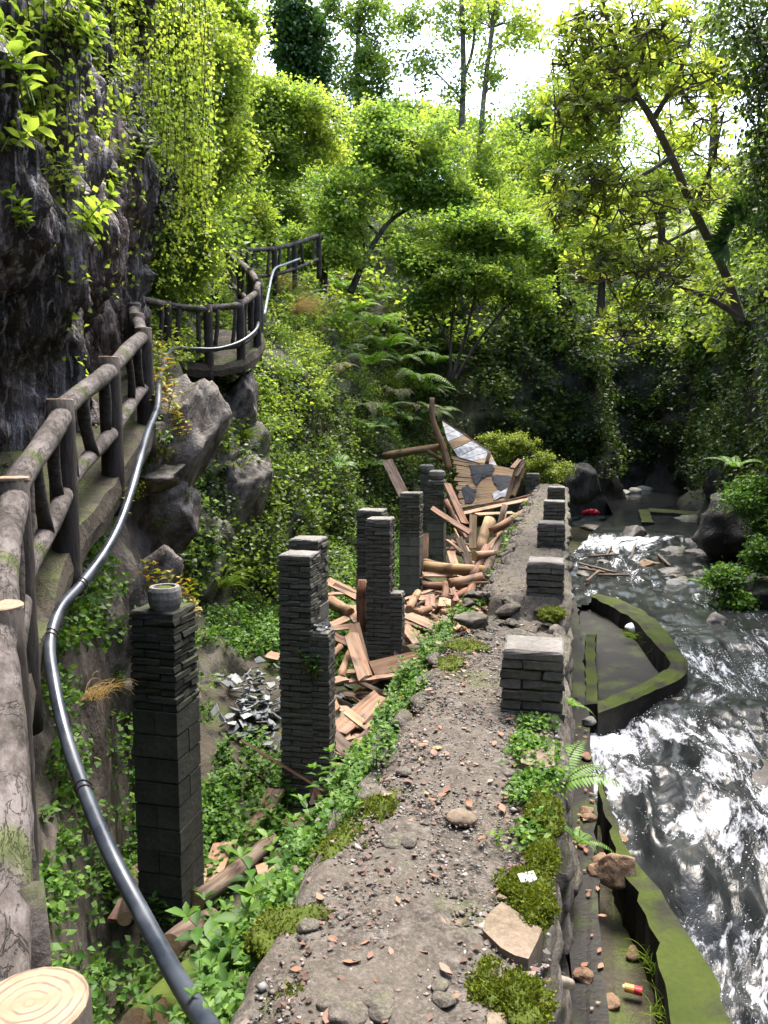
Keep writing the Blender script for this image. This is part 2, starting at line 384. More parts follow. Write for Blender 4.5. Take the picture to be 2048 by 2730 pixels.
M['litter'] = leaf_mat('litter', [(.03, .02, .014), (.08, .05, .036), (.14, .085, .065), (.08, .072, .065), (.2, .15, .125)], rough=.8, trans=.1)
# ------------------------------------------------------------------ gorge walls: one closed loft round the place
RAIL = [tuple(at_y(*q)) for q in ((80, 2690, 1.25), (-8, 1620, 2.6), (28, 1277, 3.8), (159, 1068, 5.1), (290, 955, 6.45), (382, 877, 8.0), (365, 838, 9.4), (358, 812, 10.6))]                # tops of the stair railing posts
def rail_z(y): return float(np.interp(y, [p[1] for p in RAIL], [p[2] for p in RAIL])) - .95
PROF = {
 'rail': [(0, 0), (.1, .28), (.2, .62), (.27, .9), (.33, 1.0), (1.2, 1.0), (1.7, 1.02)],
 'hill': [(0, 0), (.7, .7), (1.0, 1.5), (1.35, 3.0), (1.8, 4.6), (2.6, 5.6), (4.5, 8.5), (7.5, 11.5), (12, 14), (22, 16), (40, 16)],
 'mid':  [(0, 0), (.5, 1.0), (1.2, 2.6), (2.2, 4.4), (3.6, 6.0), (6, 8.2), (9, 10.2), (14, 12.2), (22, 14.5), (40, 16), (60, 16)],
 'far':  [(0, 0), (.3, 1.6), (.5, 3.2), (.9, 5.0), (1.6, 6.6), (3, 8.4), (6, 11), (11, 14), (19, 18), (32, 22), (60, 24)],
 'right':[(0, 0), (.4, .8), (.8, 2.2), (.9, 4.2), (.7, 6.5), (1.0, 9), (2.2, 12), (5, 15), (10, 19), (20, 24), (40, 28)],
}
ST = [(-3.2, -5, -.6, 'right'), (-2.8, -3, -.4, 'right'), (-2.3, -1.0, -.2, 'right'),
      (-1.0, 1.75, -1.9, 'rail'), (-1.3, 2.6, -2.3, 'rail'), (-1.82, 3.8, -2.45, 'rail'), (-2.2, 5.1, -2.5, 'rail'), (-2.45, 6.4, -2.5, 'rail'),
      (-2.6, 7.9, -2.45, 'rail'), (-2.6, 9.2, -2.4, 'rail'), (-2.5, 10.4, -2.3, 'hill'), (-2.15, 12, -2.2, 'hill'), (-1.6, 14, -2.05, 'hill'), (-.95, 16.5, -1.9, 'hill'),
      (-.1, 19.5, -1.7, 'hill'), (.9, 22.5, -1.6, 'mid'), (2.6, 25.2, -1.5, 'mid'), (4.8, 27.4, -1.5, 'far'), (7.2, 29.2, -1.5, 'far'), (9.3, 31.2, -1.6, 'far'),
      (10.6, 35.5, -1.7, 'far'), (12.2, 35.6, -1.7, 'far'), (12.6, 32.5, -1.7, 'right'), (11.7, 28.5, -1.6, 'right'), (10.2, 24, -1.6, 'right'), (8.8, 19, -1.7, 'right'), (7.7, 15, -1.8, 'right'),
      (7.2, 11.5, -1.9, 'right'), (6.9, 8, -2.2, 'right'), (6.7, 4, -2.6, 'right'), (6.3, -2, -2.8, 'right'), (5.4, -5.5, -3, 'right'), (1.5, -7.5, -2, 'right')]  # closing stretch behind the camera is unseen, added to block sky light
def build_gorge():
    P = np.array([(a, b) for a, b, _, _ in ST]); n = len(ST)
    # resample the ring (Catmull-Rom, closed)
    idx = []; NS = 0
    ring = []; keys = []
    for i in range(n):
        a, b, c, d = P[i-1], P[i], P[(i+1) % n], P[(i+2) % n]
        near = (1.0 < (b[1]+c[1])/2 < 20 and b[0] < 3)
        k = max(3, int(np.hypot(*(c-b))/(.09 if near else .3)))
        for t in np.arange(k)/k:
            ring.append(.5*((2*b) + (c-a)*t + (2*a-5*b+4*c-d)*t*t + (3*b-a-3*c+d)*t**3)); keys.append(i+t)
    ring = np.array(ring); keys = np.array(keys); N = len(ring)
    tan = np.roll(ring, -3, 0)-np.roll(ring, 3, 0); tan /= np.linalg.norm(tan, axis=1)[:, None]
    nor = np.stack([-tan[:, 1], tan[:, 0]], 1)
    for _ in range(12): nor = (np.roll(nor, 1, 0)+nor*2+np.roll(nor, -1, 0)); nor /= np.linalg.norm(nor, axis=1)[:, None]
    # profile sampling, denser at the foot
    def samp(p):
        p = np.array(p, float)
        return p
    NP_ = 92
    u = np.concatenate([np.linspace(0, 7.5, 62, endpoint=False), 7.5 + np.linspace(0, 1, 30)**1.6*52])   # arc length
    prof = np.zeros((n, NP_, 2))
    for i, (x, y, z, key) in enumerate(ST):
        p = np.array(PROF[key], float)
        if key == 'rail':
            H = rail_z(max(y, 1.3)) - z - .05; p[:, 1] *= H
            p = np.vstack([p, [(2.0, H+5), (2.4, H+9), (4, H+12), (9, H+15), (20, H+18), (40, H+20)]])
        L = np.concatenate([[0], np.cumsum(np.hypot(*np.diff(p, axis=0).T))])
        prof[i, :, 0] = np.interp(u, L, p[:, 0]); prof[i, :, 1] = np.interp(u, L, p[:, 1])
    i0 = np.floor(keys).astype(int) % n; i1 = (i0+1) % n; f = (keys-np.floor(keys))[:, None, None]; f = f*f*(3-2*f)
    pr = prof[i0]*(1-f) + prof[i1]*f
    fz = np.array([s[2] for s in ST]); fz = fz[i0]*(1-f[:, 0, 0]) + fz[i1]*f[:, 0, 0]
    V = np.zeros((N, NP_, 3))
    V[:, :, 0] = ring[:, None, 0] + nor[:, None, 0]*pr[:, :, 0]
    V[:, :, 1] = ring[:, None, 1] + nor[:, None, 1]*pr[:, :, 0]
    V[:, :, 2] = fz[:, None] + pr[:, :, 1] - .25*(pr[:, :, 1] < .01)
    # rock-like displacement along the surface normal
    du = np.roll(V, -1, 0)-np.roll(V, 1, 0); dv = np.gradient(V, axis=1)
    nn = np.cross(dv, du); nn /= (np.linalg.norm(nn, axis=2)[..., None]+1e-9)
    nn = np.where((nn[..., :2]*nor[:, None, :]).sum(-1)[..., None] + (nn[..., 2:]*-.8) > 0, -nn, nn)
    Q = V.reshape(-1, 3)
    d = .34*fbm(Q*.55, 4) + .26*ridged(Q*np.array([.5, .5, .28])+5, 5) + .05*fbm(Q*3.7, 3)
    far = np.clip((np.hypot(Q[:, 0], Q[:, 1])-14)/10, 0, 1)
    d = d*(.8+.5*far) + (1-far)*(.13*ridged(Q*1.7+2, 4))
    # the walkway shelf beside the stair railing stays clear; keep everything behind it back
    wx = np.interp(Q[:, 1], [p[1] for p in RAIL], [p[0] for p in RAIL])
    shelf = (Q[:, 1] < 11.5) & (Q[:, 1] > .8) & (Q[:, 0] < wx+.12) & (Q[:, 0] > wx-1.3) & (Q[:, 2] > np.interp(Q[:, 1], [p[1] for p in RAIL], [p[2] for p in RAIL])-1.2)
    d = np.where(shelf, -.12, d)
    nb_ = (Q[:, 1] > 1.5) & (Q[:, 1] < 7.5) & (Q[:, 0] < 0); d = np.where(nb_ & ~shelf, np.clip(d*.6, -.4, .12), d)
    # cave mouth where the stream comes out
    W = Q + nn.reshape(-1, 3)*d[:, None]
    me = mesh_np('hillside', W, grid_faces(N, NP_, True), True)
    return me, W.reshape(N, NP_, 3), nn
gm, GV, GN = build_gorge()
# colour zones: rock low down and on the cliffs, soil higher up
def gorge_material():
    b = NB('hillside_ground', .85, .3); v = b.map('Object', (1, 1, .45))
    n1 = b.noise(.8, 8, .62, v, .5); n2 = b.noise(5, 8, .65, v); n3 = b.noise(30, 4, .6); n0 = b.noise(.33, 5)
    rock = b.ramp(b.mix(.45, n1, n2), [(.33, (.012, .011, .01)), (.45, (.05, .043, .036)), (.56, (.15, .125, .105)), (.68, (.3, .265, .24))])
    soil = b.ramp(n2, [(.3, (.014, .014, .008)), (.5, (.032, .034, .016)), (.7, (.06, .062, .026))])
    sx = b.n.new('ShaderNodeSeparateXYZ'); b.l.new(b.geo.outputs['Position'], sx.inputs[0])
    hi = b.rng(b.math('ADD', sx.outputs[1], b.math('MULTIPLY', n0, 8.0)), 12.5, 17)     # bare rock only along the near bank
    c = b.mix(hi, rock, soil)
    wet = b.rng(b.math('ADD', sx.outputs[0], b.math('MULTIPLY', n0, 2)), 5.5, 7)
    drock = b.ramp(b.mix(.45, n1, n2), [(.33, (.007, .007, .006)), (.47, (.026, .024, .02)), (.6, (.07, .065, .055)), (.72, (.15, .14, .125))])
    lowr = b.math('MULTIPLY', wet, b.rng(b.math('ADD', sx.outputs[2], b.math('MULTIPLY', n1, 3)), 9.5, 6.5))
    c = b.mix(lowr, c, drock)
    mf = b.math('MULTIPLY', b.rng(b.math('ADD', b.math('MULTIPLY', b.up(), .3), b.noise(1.6, 6)), .68, .86), .8)
    c = b.mix(mf, c, b.ramp(n3, ((0, (.02, .03, .006)), (.5, (.05, .07, .01)), (1, (.1, .12, .015)))))
    h = b.math('ADD', n1, b.math('ADD', b.math('MULTIPLY', n2, .5), b.math('MULTIPLY', n3, .12)))
    return b.fin(c, b.bump(h, .9, .14), b.rng(n2, .3, .7, .45, .9))
M['gorge'] = gorge_material()
struct('hillside', gm, M['gorge'])

# ------------------------------------------------------------------ pit floor and stream bed
def floor_z(x, y):
    s, t = x*UX + y*UY, x*UY - y*UX
    pit = np.interp(y, [0, 6, 9, 14, 21, 27], [-2.2, -2.5, -2.45, -2.1, -1.65, -1.5])
    bed = np.interp(s, [-5, 3, 5.5, 8, 10, 14, 20, 21, 40], [-3.4, -3.2, -2.9, -2.3, -2.15, -2.0, -1.75, -1.95, -2.0])
    k = np.clip((t+.2)/.4, 0, 1)
    return pit*(1-k) + bed*k
def build_ground():
    xs = np.arange(-9, 16.01, .16); ys = np.arange(-16, 42.01, .16)
    X, Y = np.meshgrid(xs, ys, indexing='ij'); Q = np.stack([X.ravel(), Y.ravel(), np.zeros(X.size)], 1)
    z = floor_z(Q[:, 0], Q[:, 1]) + .1*fbm(Q*.9, 4) + .05*fbm(Q*4, 3)
    s, t = to_st(Q[:, 0], Q[:, 1])
    z += .5*np.clip((-t-3.4)/1.2, 0, 1)*(Q[:, 1] > 6)*(Q[:, 1] < 20)          # rises towards the left bank
    z = np.where((t < -.3) & (s < 1.6), np.maximum(z, -.12-.3*np.clip(s, 0, 1.6)), z)  # landing at the foot of the stairs
    Q[:, 2] = z
    return mesh_np('ground', Q, grid_faces(len(xs), len(ys)), True)
struct('ground', build_ground(), M['soil'])

# ------------------------------------------------------------------ left cliff above the walkway
def build_cliff():
    ys = np.concatenate([np.arange(.0, 12.6, .036), np.linspace(12.6, 15.5, 40)]); zs = np.concatenate([np.arange(-.6, 8, .05), np.linspace(8, 15, 60)])
    Y, Z = np.meshgrid(ys, zs, indexing='ij')
    X = np.interp(Y, [0, 2.6, 5, 8, 10.5, 12.4, 13.2, 15.5], [-2.5, -2.6, -3.05, -3.45, -4.05, -4.0, -4.5, -7])
    X = X + .045*(Z-2) + .35*np.exp(-((Y-11.2)/1.6)**2)*np.exp(-((Z-4.8)/1.6)**2)
    X -= .55*np.exp(-((Z-1.2)/.9)**2)*np.clip((7.5-Y)/2, 0, 1)             # undercut at the foot
    Q = np.stack([X.ravel(), Y.ravel(), Z.ravel()], 1)
    a = np.array([1, 1, .2])
    d = .26*ridged(Q*a*.75, 4) + .17*ridged(Q*a*2.3+3, 5) + .22*fbm(Q*.8, 3) + .09*ridged(Q*np.array([3.5, 3.5, 1.4])+8, 4)
    cave = np.exp(-((Q[:, 1]-5.6)/.8)**2 - ((Q[:, 2]-2.0)/.75)**2)
    d += .05*ridged(Q*np.array([8, 8, 2.2])+4, 3)
    d += .13*np.floor(3.0*fbm(Q*np.array([1.3, 1.3, .3])+11, 3))/3 + .08*np.floor(4.0*fbm(Q*np.array([2.2, 2.6, .9])+21, 3))/4
    Q[:, 0] += d - .2 - 1.1*cave; Q[:, 1] += .12*fbm(Q*1.1+7, 3)
    return mesh_np('rock_cliff', Q, grid_faces(len(ys), len(zs))[:, ::-1], False), Q.reshape(len(ys), len(zs), 3)
cm, CV = build_cliff()
struct('rock_cliff', cm, M['cliff'])

# ------------------------------------------------------------------ walkway on the left: stairs, then a slab round the bend
PLAT = [at_y(445, 803, 13.0), at_y(554, 812, 13.4), at_y(640, 800, 13.9), at_y(684, 772, 14.7), at_y(690, 745, 15.4)]
CLIMB = [at_y(690, 745, 15.4), at_y(668, 715, 16.2), at_y(640, 690, 17.2), at_y(608, 668, 18.6)]
UPPER = [at_y(606, 667, 18.7), at_y(656, 660, 19.4), at_y(732, 655, 20.4), at_y(785, 642, 21.3), at_y(850, 622, 22.6)]
def build_walkway():
    mb = MB()
    pts = [Vector((p[0], p[1], p[2]-.95)) for p in RAIL] + [Vector((-3.7, 12.0, 2.75))] + [p - Vector((0, 0, 1.0)) for p in PLAT]
    outer = spline(pts, 6); n = len(outer)
    NC = 12; V = []
    for i in range(n):
        a, c = outer[max(i-1, 0)], outer[min(i+1, n-1)]; t = (c-a); t.z = 0; t.normalize(); L = Vector((-t.y, t.x, 0)); p = outer[i]
        wd = 1.25 if i < 8*6 else 1.9
        V += [p - L*.06 - Vector((0, 0, .24)), p - L*.08 - Vector((0, 0, .12))]
        for k in range(NC): V.append(p + L*(-.06 + (wd+.06)*k/(NC-1)))
        V.append(p + L*wd - Vector((0, 0, .24)))
    Q = np.array([tuple(v) for v in V]); q2 = fbm(Q*3.2, 4); Q[:, 2] += .045*q2; Q[:, 0] += .03*fbm(Q*2.5+9, 3); Q[:, 1] += .03*fbm(Q*2.5+29, 3)
    m_ = NC+3; F = grid_faces(n, m_).tolist() + [(i*m_+m_-1, i*m_, (i+1)*m_, (i+1)*m_+m_-1) for i in range(n-1)]
    mb.add([tuple(v) for v in Q], F)
    me = mb.mesh('walkway')
    return me
struct('walkway', build_walkway(), M['soil'])

# ------------------------------------------------------------------ walled path
PATH_L, PATH_R = -.9, .03
def path_z(s):
    return np.interp(s, [-9, 6.1, 6.25, 7.45, 7.6, 22, 40], [0, 0, -.12, -.14, .06, .08, .08])
def path_edges(s):
    v = np.stack([s*1.7, s*0, s*0+3], 1)
    l = PATH_L + .07*fbm(v, 4) + np.interp(s, [0, 2.5, 4, 6.2, 7.5, 9, 22], [0, -.02, .0, .0, .16, .2, .2]); r = PATH_R + .035*fbm(v+31, 4) + np.interp(s, [0, 1.5, 3, 4.3, 5], [-.1, -.1, -.06, -.02, 0])
    return l, r
def build_path():
    s = np.arange(-9, 22.2, .035); k = np.linspace(0, 1, 34); l, r = path_edges(s)
    S = np.repeat(s, len(k)); T = (l[:, None]*(1-k) + r[:, None]*k).ravel(); K = np.tile(k, len(s))
    q = np.stack([S*UX+T*UY, S*UY-T*UX, np.zeros(len(S))], 1)
    e = np.minimum(K, 1-K)
    z = path_z(S) + .018*fbm(q*2.2, 3) + .012*fbm(q*11, 3) - .07*np.clip(1-e/.09, 0, 1)**2
    rough = ((S > 6.1) & (S < 7.6)); z += rough*.06*fbm(q*5+4, 3)
    q[:, 2] = z
    return mesh_np('path', q, grid_faces(len(s), len(k)), True)
struct('path', build_path(), M['path'])
def build_wall_core():
    s = np.arange(-9, 22.2, .1); l, r = path_edges(s); zt = path_z(s)-.05; V = []; F = []
    for i in range(len(s)):
        for (t, z) in ((l[i]-.05, -3.3), (l[i]+.03, zt[i]), (r[i]-.03, zt[i]), (r[i]+.12, -3.3)):
            V.append(st(s[i], t, z))
    for i in range(len(s)-1):
        for k in range(3):
            F.append((i*4+k, i*4+k+1, (i+1)*4+k+1, (i+1)*4+k))
    n = len(s)-1
    F += [(0, 1, 2, 3), (n*4+3, n*4+2, n*4+1, n*4)]
    mb = MB(); mb.add(V, F); return mb.mesh('wall_core')
wall = thing('retaining_wall', 'long rubble stone wall carrying the gravel path above the stream', 'wall', st(-9, -.4, -3.3))
def child_at(o, parent):                       # parent without moving
    o.parent = parent; o.matrix_parent_inverse = (Matrix.Translation(parent.location) @ parent.rotation_euler.to_matrix().to_4x4()).inverted()
    return o
child_at(link('wall_core', build_wall_core(), M['mortar']), wall)

# ------------------------------------------------------------------ rocks
def ico(sub):
    t = (1+5**.5)/2
    V = [(-1, t, 0), (1, t, 0), (-1, -t, 0), (1, -t, 0), (0, -1, t), (0, 1, t), (0, -1, -t), (0, 1, -t), (t, 0, -1), (t, 0, 1), (-t, 0, -1), (-t, 0, 1)]
    V = [tuple(Vector(v).normalized()) for v in V]
    F = [(0, 11, 5), (0, 5, 1), (0, 1, 7), (0, 7, 10), (0, 10, 11), (1, 5, 9), (5, 11, 4), (11, 10, 2), (10, 7, 6), (7, 1, 8), (3, 9, 4), (3, 4, 2), (3, 2, 6), (3, 6, 8), (3, 8, 9), (4, 9, 5), (2, 4, 11), (6, 2, 10), (8, 6, 7), (9, 8, 1)]
    for _ in range(sub):
        c = {}; NF = []; V = list(V)
        def mid(a, b):
            k = (min(a, b), max(a, b))
            if k not in c:
                V.append(tuple((Vector(V[a])+Vector(V[b])).normalized())); c[k] = len(V)-1
            return c[k]
        for a, b, d in F:
            x, y, z = mid(a, b), mid(b, d), mid(d, a); NF += [(a, x, z), (b, y, x), (d, z, y), (x, y, z)]
        F = NF
    return np.array(V), np.array(F)
ICO = {k: ico(k) for k in range(5)}
def rock_mesh(name, dims, sub=3, seed=0, facets=9, rough=.12, smooth=True):
    V, F = ICO[sub]; V = V.copy(); rg = np.random.default_rng(seed)
    for _ in range(facets):                     # cut flats into the ball
        n = rg.normal(size=3); n /= np.linalg.norm(n); c = rg.uniform(.55, .85); h = V@n
        V -= np.clip(h-c, 0, None)[:, None]*n*.92
    r = np.linalg.norm(V, axis=1)[:, None]
    V = V*(1 + rough*.8*fbm(V*1.6+seed*3.1, 4)[:, None] + .3*rough*ridged(V*2.7+seed, 4)[:, None] + .35*rough*np.floor(3*fbm(V*2.2+seed*1.7, 2))[:, None]/3)
    V *= np.array(dims)/2/.85
    return mesh_np(name, V, F, smooth)
def rock(name, loc, dims, mat, label=None, cat='rock', group=None, seed=0, rz=0.0, sub=3, parent=None, tilt=(0, 0), facets=9, rough=.12):
    o = link(name, rock_mesh(name, dims, sub, seed, facets, rough), mat); o.location = loc; o.rotation_euler = (tilt[0], tilt[1], rz)
    if parent is not None: child_at(o, parent)
    elif label: tag(o, label, cat, group)
    return o
# rubble facing on the stream side of the wall and edge stones along both rims
SM = [rock_mesh('stone', (1, 1, 1), 2, 40+i, 12, .14) for i in range(7)]
for m_ in SM: m_.materials.append(M['wallstone'])
def stone(p, dims, rz):
    o = bpy.data.objects.new('stone', SM[R.randrange(7)]); COL.objects.link(o)
    o.location = p; o.scale = dims; o.rotation_euler = (R.uniform(-.15, .15), R.uniform(-.15, .15), rz); return child_at(o, wall)
for row in range(6):
    z = -.12 - row*.24; s = .9 + R.random()*.3
    while s < 13:
        L = R.uniform(.3, .62)*(1 if s < 7 else 1.3)
        stone(st(s+L/2, -.13*max(0, min(1, (4.3-s)/2.0)) + row*.016 + R.uniform(-.02, .02), z + R.uniform(-.03, .03)), (R.uniform(.12, .18), L*1.0, R.uniform(.2, .26)), PROT)
        s += L
for s in np.arange(.7, 21.5, .42):
    if not 6.2 < s < 7.5: stone(st(s, PATH_L-.02+(.2 if s > 7 else 0)+R.uniform(-.05, .03), float(path_z(s))-.09+R.uniform(-.02, .02)), (R.uniform(.1, .18), R.uniform(.15, .36), .12), PROT+R.uniform(-.2, .2))
    if s > 7: stone(st(s, PATH_R-.02, float(path_z(s))-.11), (.22, R.uniform(.3, .5), .2), PROT)
# broken gap between the two slabs
for k in range(48):
    s = R.uniform(6.15, 7.7); t = R.uniform(-.95, -.05); q = R.uniform(.07, .18)
    stone(st(s, t, float(path_z(s))-.02), (q*1.1, q*.8, q*.45), R.uniform(0, 3))
for (s, t, a, b, c) in ((6.95, -.78, .36, .26, .18), (7.5, -.5, .34, .2, .16), (7.55, -.15, .26, .2, .16)):
    stone(st(s, t, -.05), (a*.9, b*.75, c*.7), R.uniform(-.4, .4))

# ------------------------------------------------------------------ stream
WS = [-6, 2.5, 4.2, 5.6, 7.0, 8.4, 9.6, 12, 14.5, 18, 21.0, 21.9, 23, 45]; WZ = [-2.6, -2.3, -2.15, -1.95, -1.74, -1.58, -1.52, -1.48, -1.45, -1.41, -1.37, -1.24, -1.22, -1.22]
def water_z(s): return np.interp(s, WS, WZ)
ROCKB = [  # rocks just under the surface: photo px, py, radius, height
    (1690, 2180, .42, .16), (1740, 2330, .4, .2), (1990, 2230, .5, .26), (1870, 2020, .5, .2), (1960, 2160, .36, .16), (1770, 1900, .4, .12), (1930, 2420, .45, .16), (1800, 2130, .45, .2), (2020, 1900, .5, .14), (1850, 1830, .35, .08), (1680, 2060, .3, .1)]
def build_water():
    s1 = np.arange(1.0, 13, .032); s2 = np.arange(13, 44, .13); s = np.concatenate([np.arange(-6, 1, .2), s1, s2])
    t = np.concatenate([np.arange(.1, 6.2, .032)]) if False else np.linspace(.05, 7.2, 215)
    S, T = np.meshgrid(s, t, indexing='ij'); S = S.ravel(); T = T.ravel()
    k = np.clip((S-18)/8, 0, 1)
    X = S*UX+T*UY + k*1.6; Y = S*UY-T*UX
    Q = np.stack([X, Y, np.zeros_like(X)], 1)
    turb = np.interp(S, [-6, 2, 4, 6, 8.5, 9.8, 11, 13, 15, 18, 20.3, 21.3, 21.9, 22.3, 44], [.5, .9, 1, 1, .85, .6, .5, .42, .45, .5, .75, .7, .3, .0, 0])
    A = np.stack([S*.8, T*1.5, S*0], 1)
    h = turb*(.085*fbm(A*1.3, 3) + .055*ridged(A*2.2+4, 3) + .022*fbm(A*7, 3)) + .004*fbm(Q*3, 2)
    z = water_z(S + .5*fbm(np.stack([S*.5, T*.9, S*0+8], 1), 3)*np.clip(turb*1.4, 0, 1)) + h
    b = np.zeros_like(z)
    for (px, py, r, hh) in ROCKB:
        p = at_z(px, py, -2.2); p = at_z(px, py, float(water_z(to_st(p.x, p.y)[0]))+hh*.5)
        g = np.exp(-(((X-p.x)/r)**2+((Y-p.y)/(r*1.2))**2)); z += hh*g; b = np.maximum(b, g)
        dn = np.exp(-(((X-p.x+.12)/(r*1.2))**2+((Y-p.y+r*1.25)/(r*.8))**2)); b -= .5*dn
    foam = np.interp(S, [-6, 2.2, 3.2, 4.2, 5.2, 6.2, 7.4, 8.4, 9.2, 10, 12, 14, 17, 19, 20.5, 21.3, 21.8, 22, 40], [.25, .4, .56, .62, .5, .58, .56, .48, .36, .3, .2, .1, .12, .24, .55, .5, 0, -.6, -.9])
    foam += .42*fbm(np.stack([S*.55, T*1.3, S*0], 1)+3, 4)*np.clip(turb+.15, 0, 1) + 1.6*np.clip(h, -.1, .2)*(turb > .2) - .38*np.clip(b, -1.2, 1)
    foam -= .3*np.clip((T-3.6)/1.2, 0, 1)*((S > 9)) + .75*np.clip((T-1.6)/1.0, 0, 1)*(S > 16)
    Q[:, 2] = z
    F = grid_faces(len(s), len(t)); cx = Q[F].mean(1)
    drop = in_poly(cx[:, 0], cx[:, 1], DRY)
    for q in DRY2: drop |= in_poly(cx[:, 0], cx[:, 1], q)
    me = mesh_np('stream', Q, F[~drop], True)
    global SPRAY
    wgt = np.clip(foam-.2, 0, 1)**.7*(S > 1.5)*(S < 12)*inview(Q, 60); cs = np.cumsum(wgt); ii = np.searchsorted(cs, G.random(7000)*cs[-1])
    nd = ~in_poly(Q[ii, 0], Q[ii, 1], DRY) & ~in_poly(Q[ii, 0], Q[ii, 1], DRY2[0]); SPRAY = Q[ii][nd] + np.abs(G.normal(size=(nd.sum(), 3)))*np.array([.02, .02, .022])
    at = me.attributes.new('foam', 'FLOAT', 'POINT'); at.data.foreach_set('value', foam.astype(np.float32))
    fl = me.attributes.new('flow', 'FLOAT_VECTOR', 'POINT'); bend = .35*fbm(np.stack([S*.45, T*.6, S*0+2], 1), 2); fl.data.foreach_set('vector', np.stack([T+bend, S, z], 1).astype(np.float32).ravel())
    return me

# ------------------------------------------------------------------ concrete along the stream: ledge, kerb, basin
def extrude_poly(top, depth, name, seg=.12, wob=.0, seed=0):
    """prism from a top outline (list of Vector), side going down, edges broken by noise"""
    n = len(top); V = []; dense = []
    for i in range(n):
        a, b = top[i], top[(i+1) % n]; k = max(1, int((b-a).length/seg))
        for j in range(k): dense.append(a.lerp(b, j/k))
    D = np.array([tuple(p) for p in dense]); j = fbm(D*6+seed, 3)[:, None]*wob; D[:, :2] += np.concatenate([j, -j], 1)
    m = len(D); low = D.copy(); low[:, 2] -= depth
    mid = D.copy(); mid[:, 2] -= .018; c = D.mean(0)
    ins = D.copy(); 
    V = np.vstack([ins, mid, low]); F = [tuple(range(m))]
    for r_ in range(2):
        for i in range(m):
            k = (i+1) % m; F.append((r_*m+k, r_*m+i, (r_+1)*m+i, (r_+1)*m+k))
    mb = MB(); mb.add([tuple(v) for v in V], F); return mb.mesh(name)
def strip(left, right):                       # outline from two edges given as photo pixels
    return left + right[::-1]
KZ = -1.25
def pz(px, py, z=KZ): return at_z(px, py, z)
led = extrude_poly([st(1.2, .1, -1.28), st(13.8, .1, -1.3), st(13.8, .27, -1.3), st(8, .33, -1.29), st(5.2, .29, -1.28), st(1.2, .33, -1.28)][::-1], .8, 'ledge', .15, .025, 3)
tag(link('ledge', led, M['ledge']), 'dark narrow concrete ledge along the foot of the path wall', 'ledge')
kl = [pz(1600, 2075), pz(1612, 2160), pz(1640, 2260), pz(1690, 2372), pz(1722, 2440), pz(1751, 2509), pz(1782, 2666), pz(1812, 2860)]
kr = [pz(1607, 2075), pz(1630, 2150), pz(1672, 2262), pz(1751, 2369), pz(1806, 2450), pz(1864, 2531), pz(1930, 2666), pz(2030, 2860)]
tag(link('stream_kerb', extrude_poly(kl + kr[::-1], 1.3, 'stream_kerb', .1, .03, 5), M['mossy']), 'mossy green concrete kerb tapering between gutter and foaming water', 'kerb')
gut = [st(1.0, .25, -1.62), st(6.2, .25, -1.5), st(6.2, .5, -1.5)] + [Vector((p.x, p.y, -1.6)) for p in kl[2:]]
tag(link('gutter_floor', extrude_poly(gut[::-1], .4, 'gutter_floor', .2, .02), M['soil']), 'wet muddy gutter bottom between dark ledge and mossy kerb', 'gutter')
# basin: a ring of kerb segments with a wet floor
basin = thing('stone_basin', 'angular concrete basin with thick mossy rim built out into the stream', 'basin', pz(1650, 1800, -1.9))
bo = [pz(1588, 1582), pz(1640, 1590), pz(1722, 1628), pz(1775, 1680), pz(1822, 1740), pz(1836, 1768), pz(1818, 1802), pz(1730, 1842), pz(1640, 1880), pz(1598, 1892)]
bi = [pz(1576, 1588), pz(1608, 1602), pz(1690, 1648), pz(1726, 1690), pz(1770, 1738), pz(1786, 1765), pz(1768, 1786), pz(1700, 1822), pz(1625, 1852), pz(1592, 1862)]
def rim_ring(outer, inner_, depth, name):
    o = spline(outer, 5); n_ = spline(inner_, 5); m = len(o); NW = 5; V = []
    for i in range(m):
        V.append(o[i] - Vector((0, 0, depth)))
        for k in range(NW): V.append(o[i].lerp(n_[i], k/(NW-1)) + Vector((0, 0, (-.025 if k in (0, NW-1) else 0))))
        V.append(n_[i] - Vector((0, 0, depth)))
    Q = np.array([tuple(v) for v in V]); Q[:, :2] += .025*fbm(Q*4, 3)[:, None]; Q[:, 2] += .02*fbm(Q*5+3, 3)
    mb = MB(); mb.add([tuple(v) for v in Q], [f[::-1] for f in grid_faces(m, NW+2).tolist()] + [tuple(range(NW+2)), tuple((m-1)*(NW+2)+k for k in range(NW+1, -1, -1))]); return mb.mesh(name, False)
child_at(link('rim', rim_ring(bo, bi, 1.0, 'rim'), M['mossy']), basin)
inner = [st(9.2, .02, KZ), st(13.6, .02, KZ), pz(1590, 1584), pz(1700, 1665), pz(1740, 1720), pz(1780, 1765), pz(1690, 1820), pz(1590, 1860)]
child_at(link('floor', extrude_poly([Vector((p.x, p.y, -1.52)) for p in inner][::-1], .4, 'floor', .2, .0), M['ledge']), basin)
child_at(link('rim', extrude_poly([pz(1562, 1690), pz(1562, 1880), pz(1592, 1875), pz(1588, 1690)], .8, 'rim', .12, .02, 77), M['mossy']), basin)
def in_poly(x, y, poly):
    ins = np.zeros(len(x), bool); n = len(poly); j = n-1
    for i in range(n):
        xi, yi, xj, yj = poly[i].x, poly[i].y, poly[j].x, poly[j].y
        if yi != yj: ins ^= ((yi > y) != (yj > y)) & (x < (xj-xi)*(y-yi)/(yj-yi)+xi)
        j = i
    return ins
DRY = [st(13.2, -.2)] + [o.lerp(i_, .5) for o, i_ in zip(bo, bi)] + [st(8.0, -.2)]
DRY2 = [[st(6.2, -.2)] + [l.lerp(r, .5) for l, r in zip(kl, kr)] + [st(.5, -.2)]]
struct('stream', build_water(), M['water'])
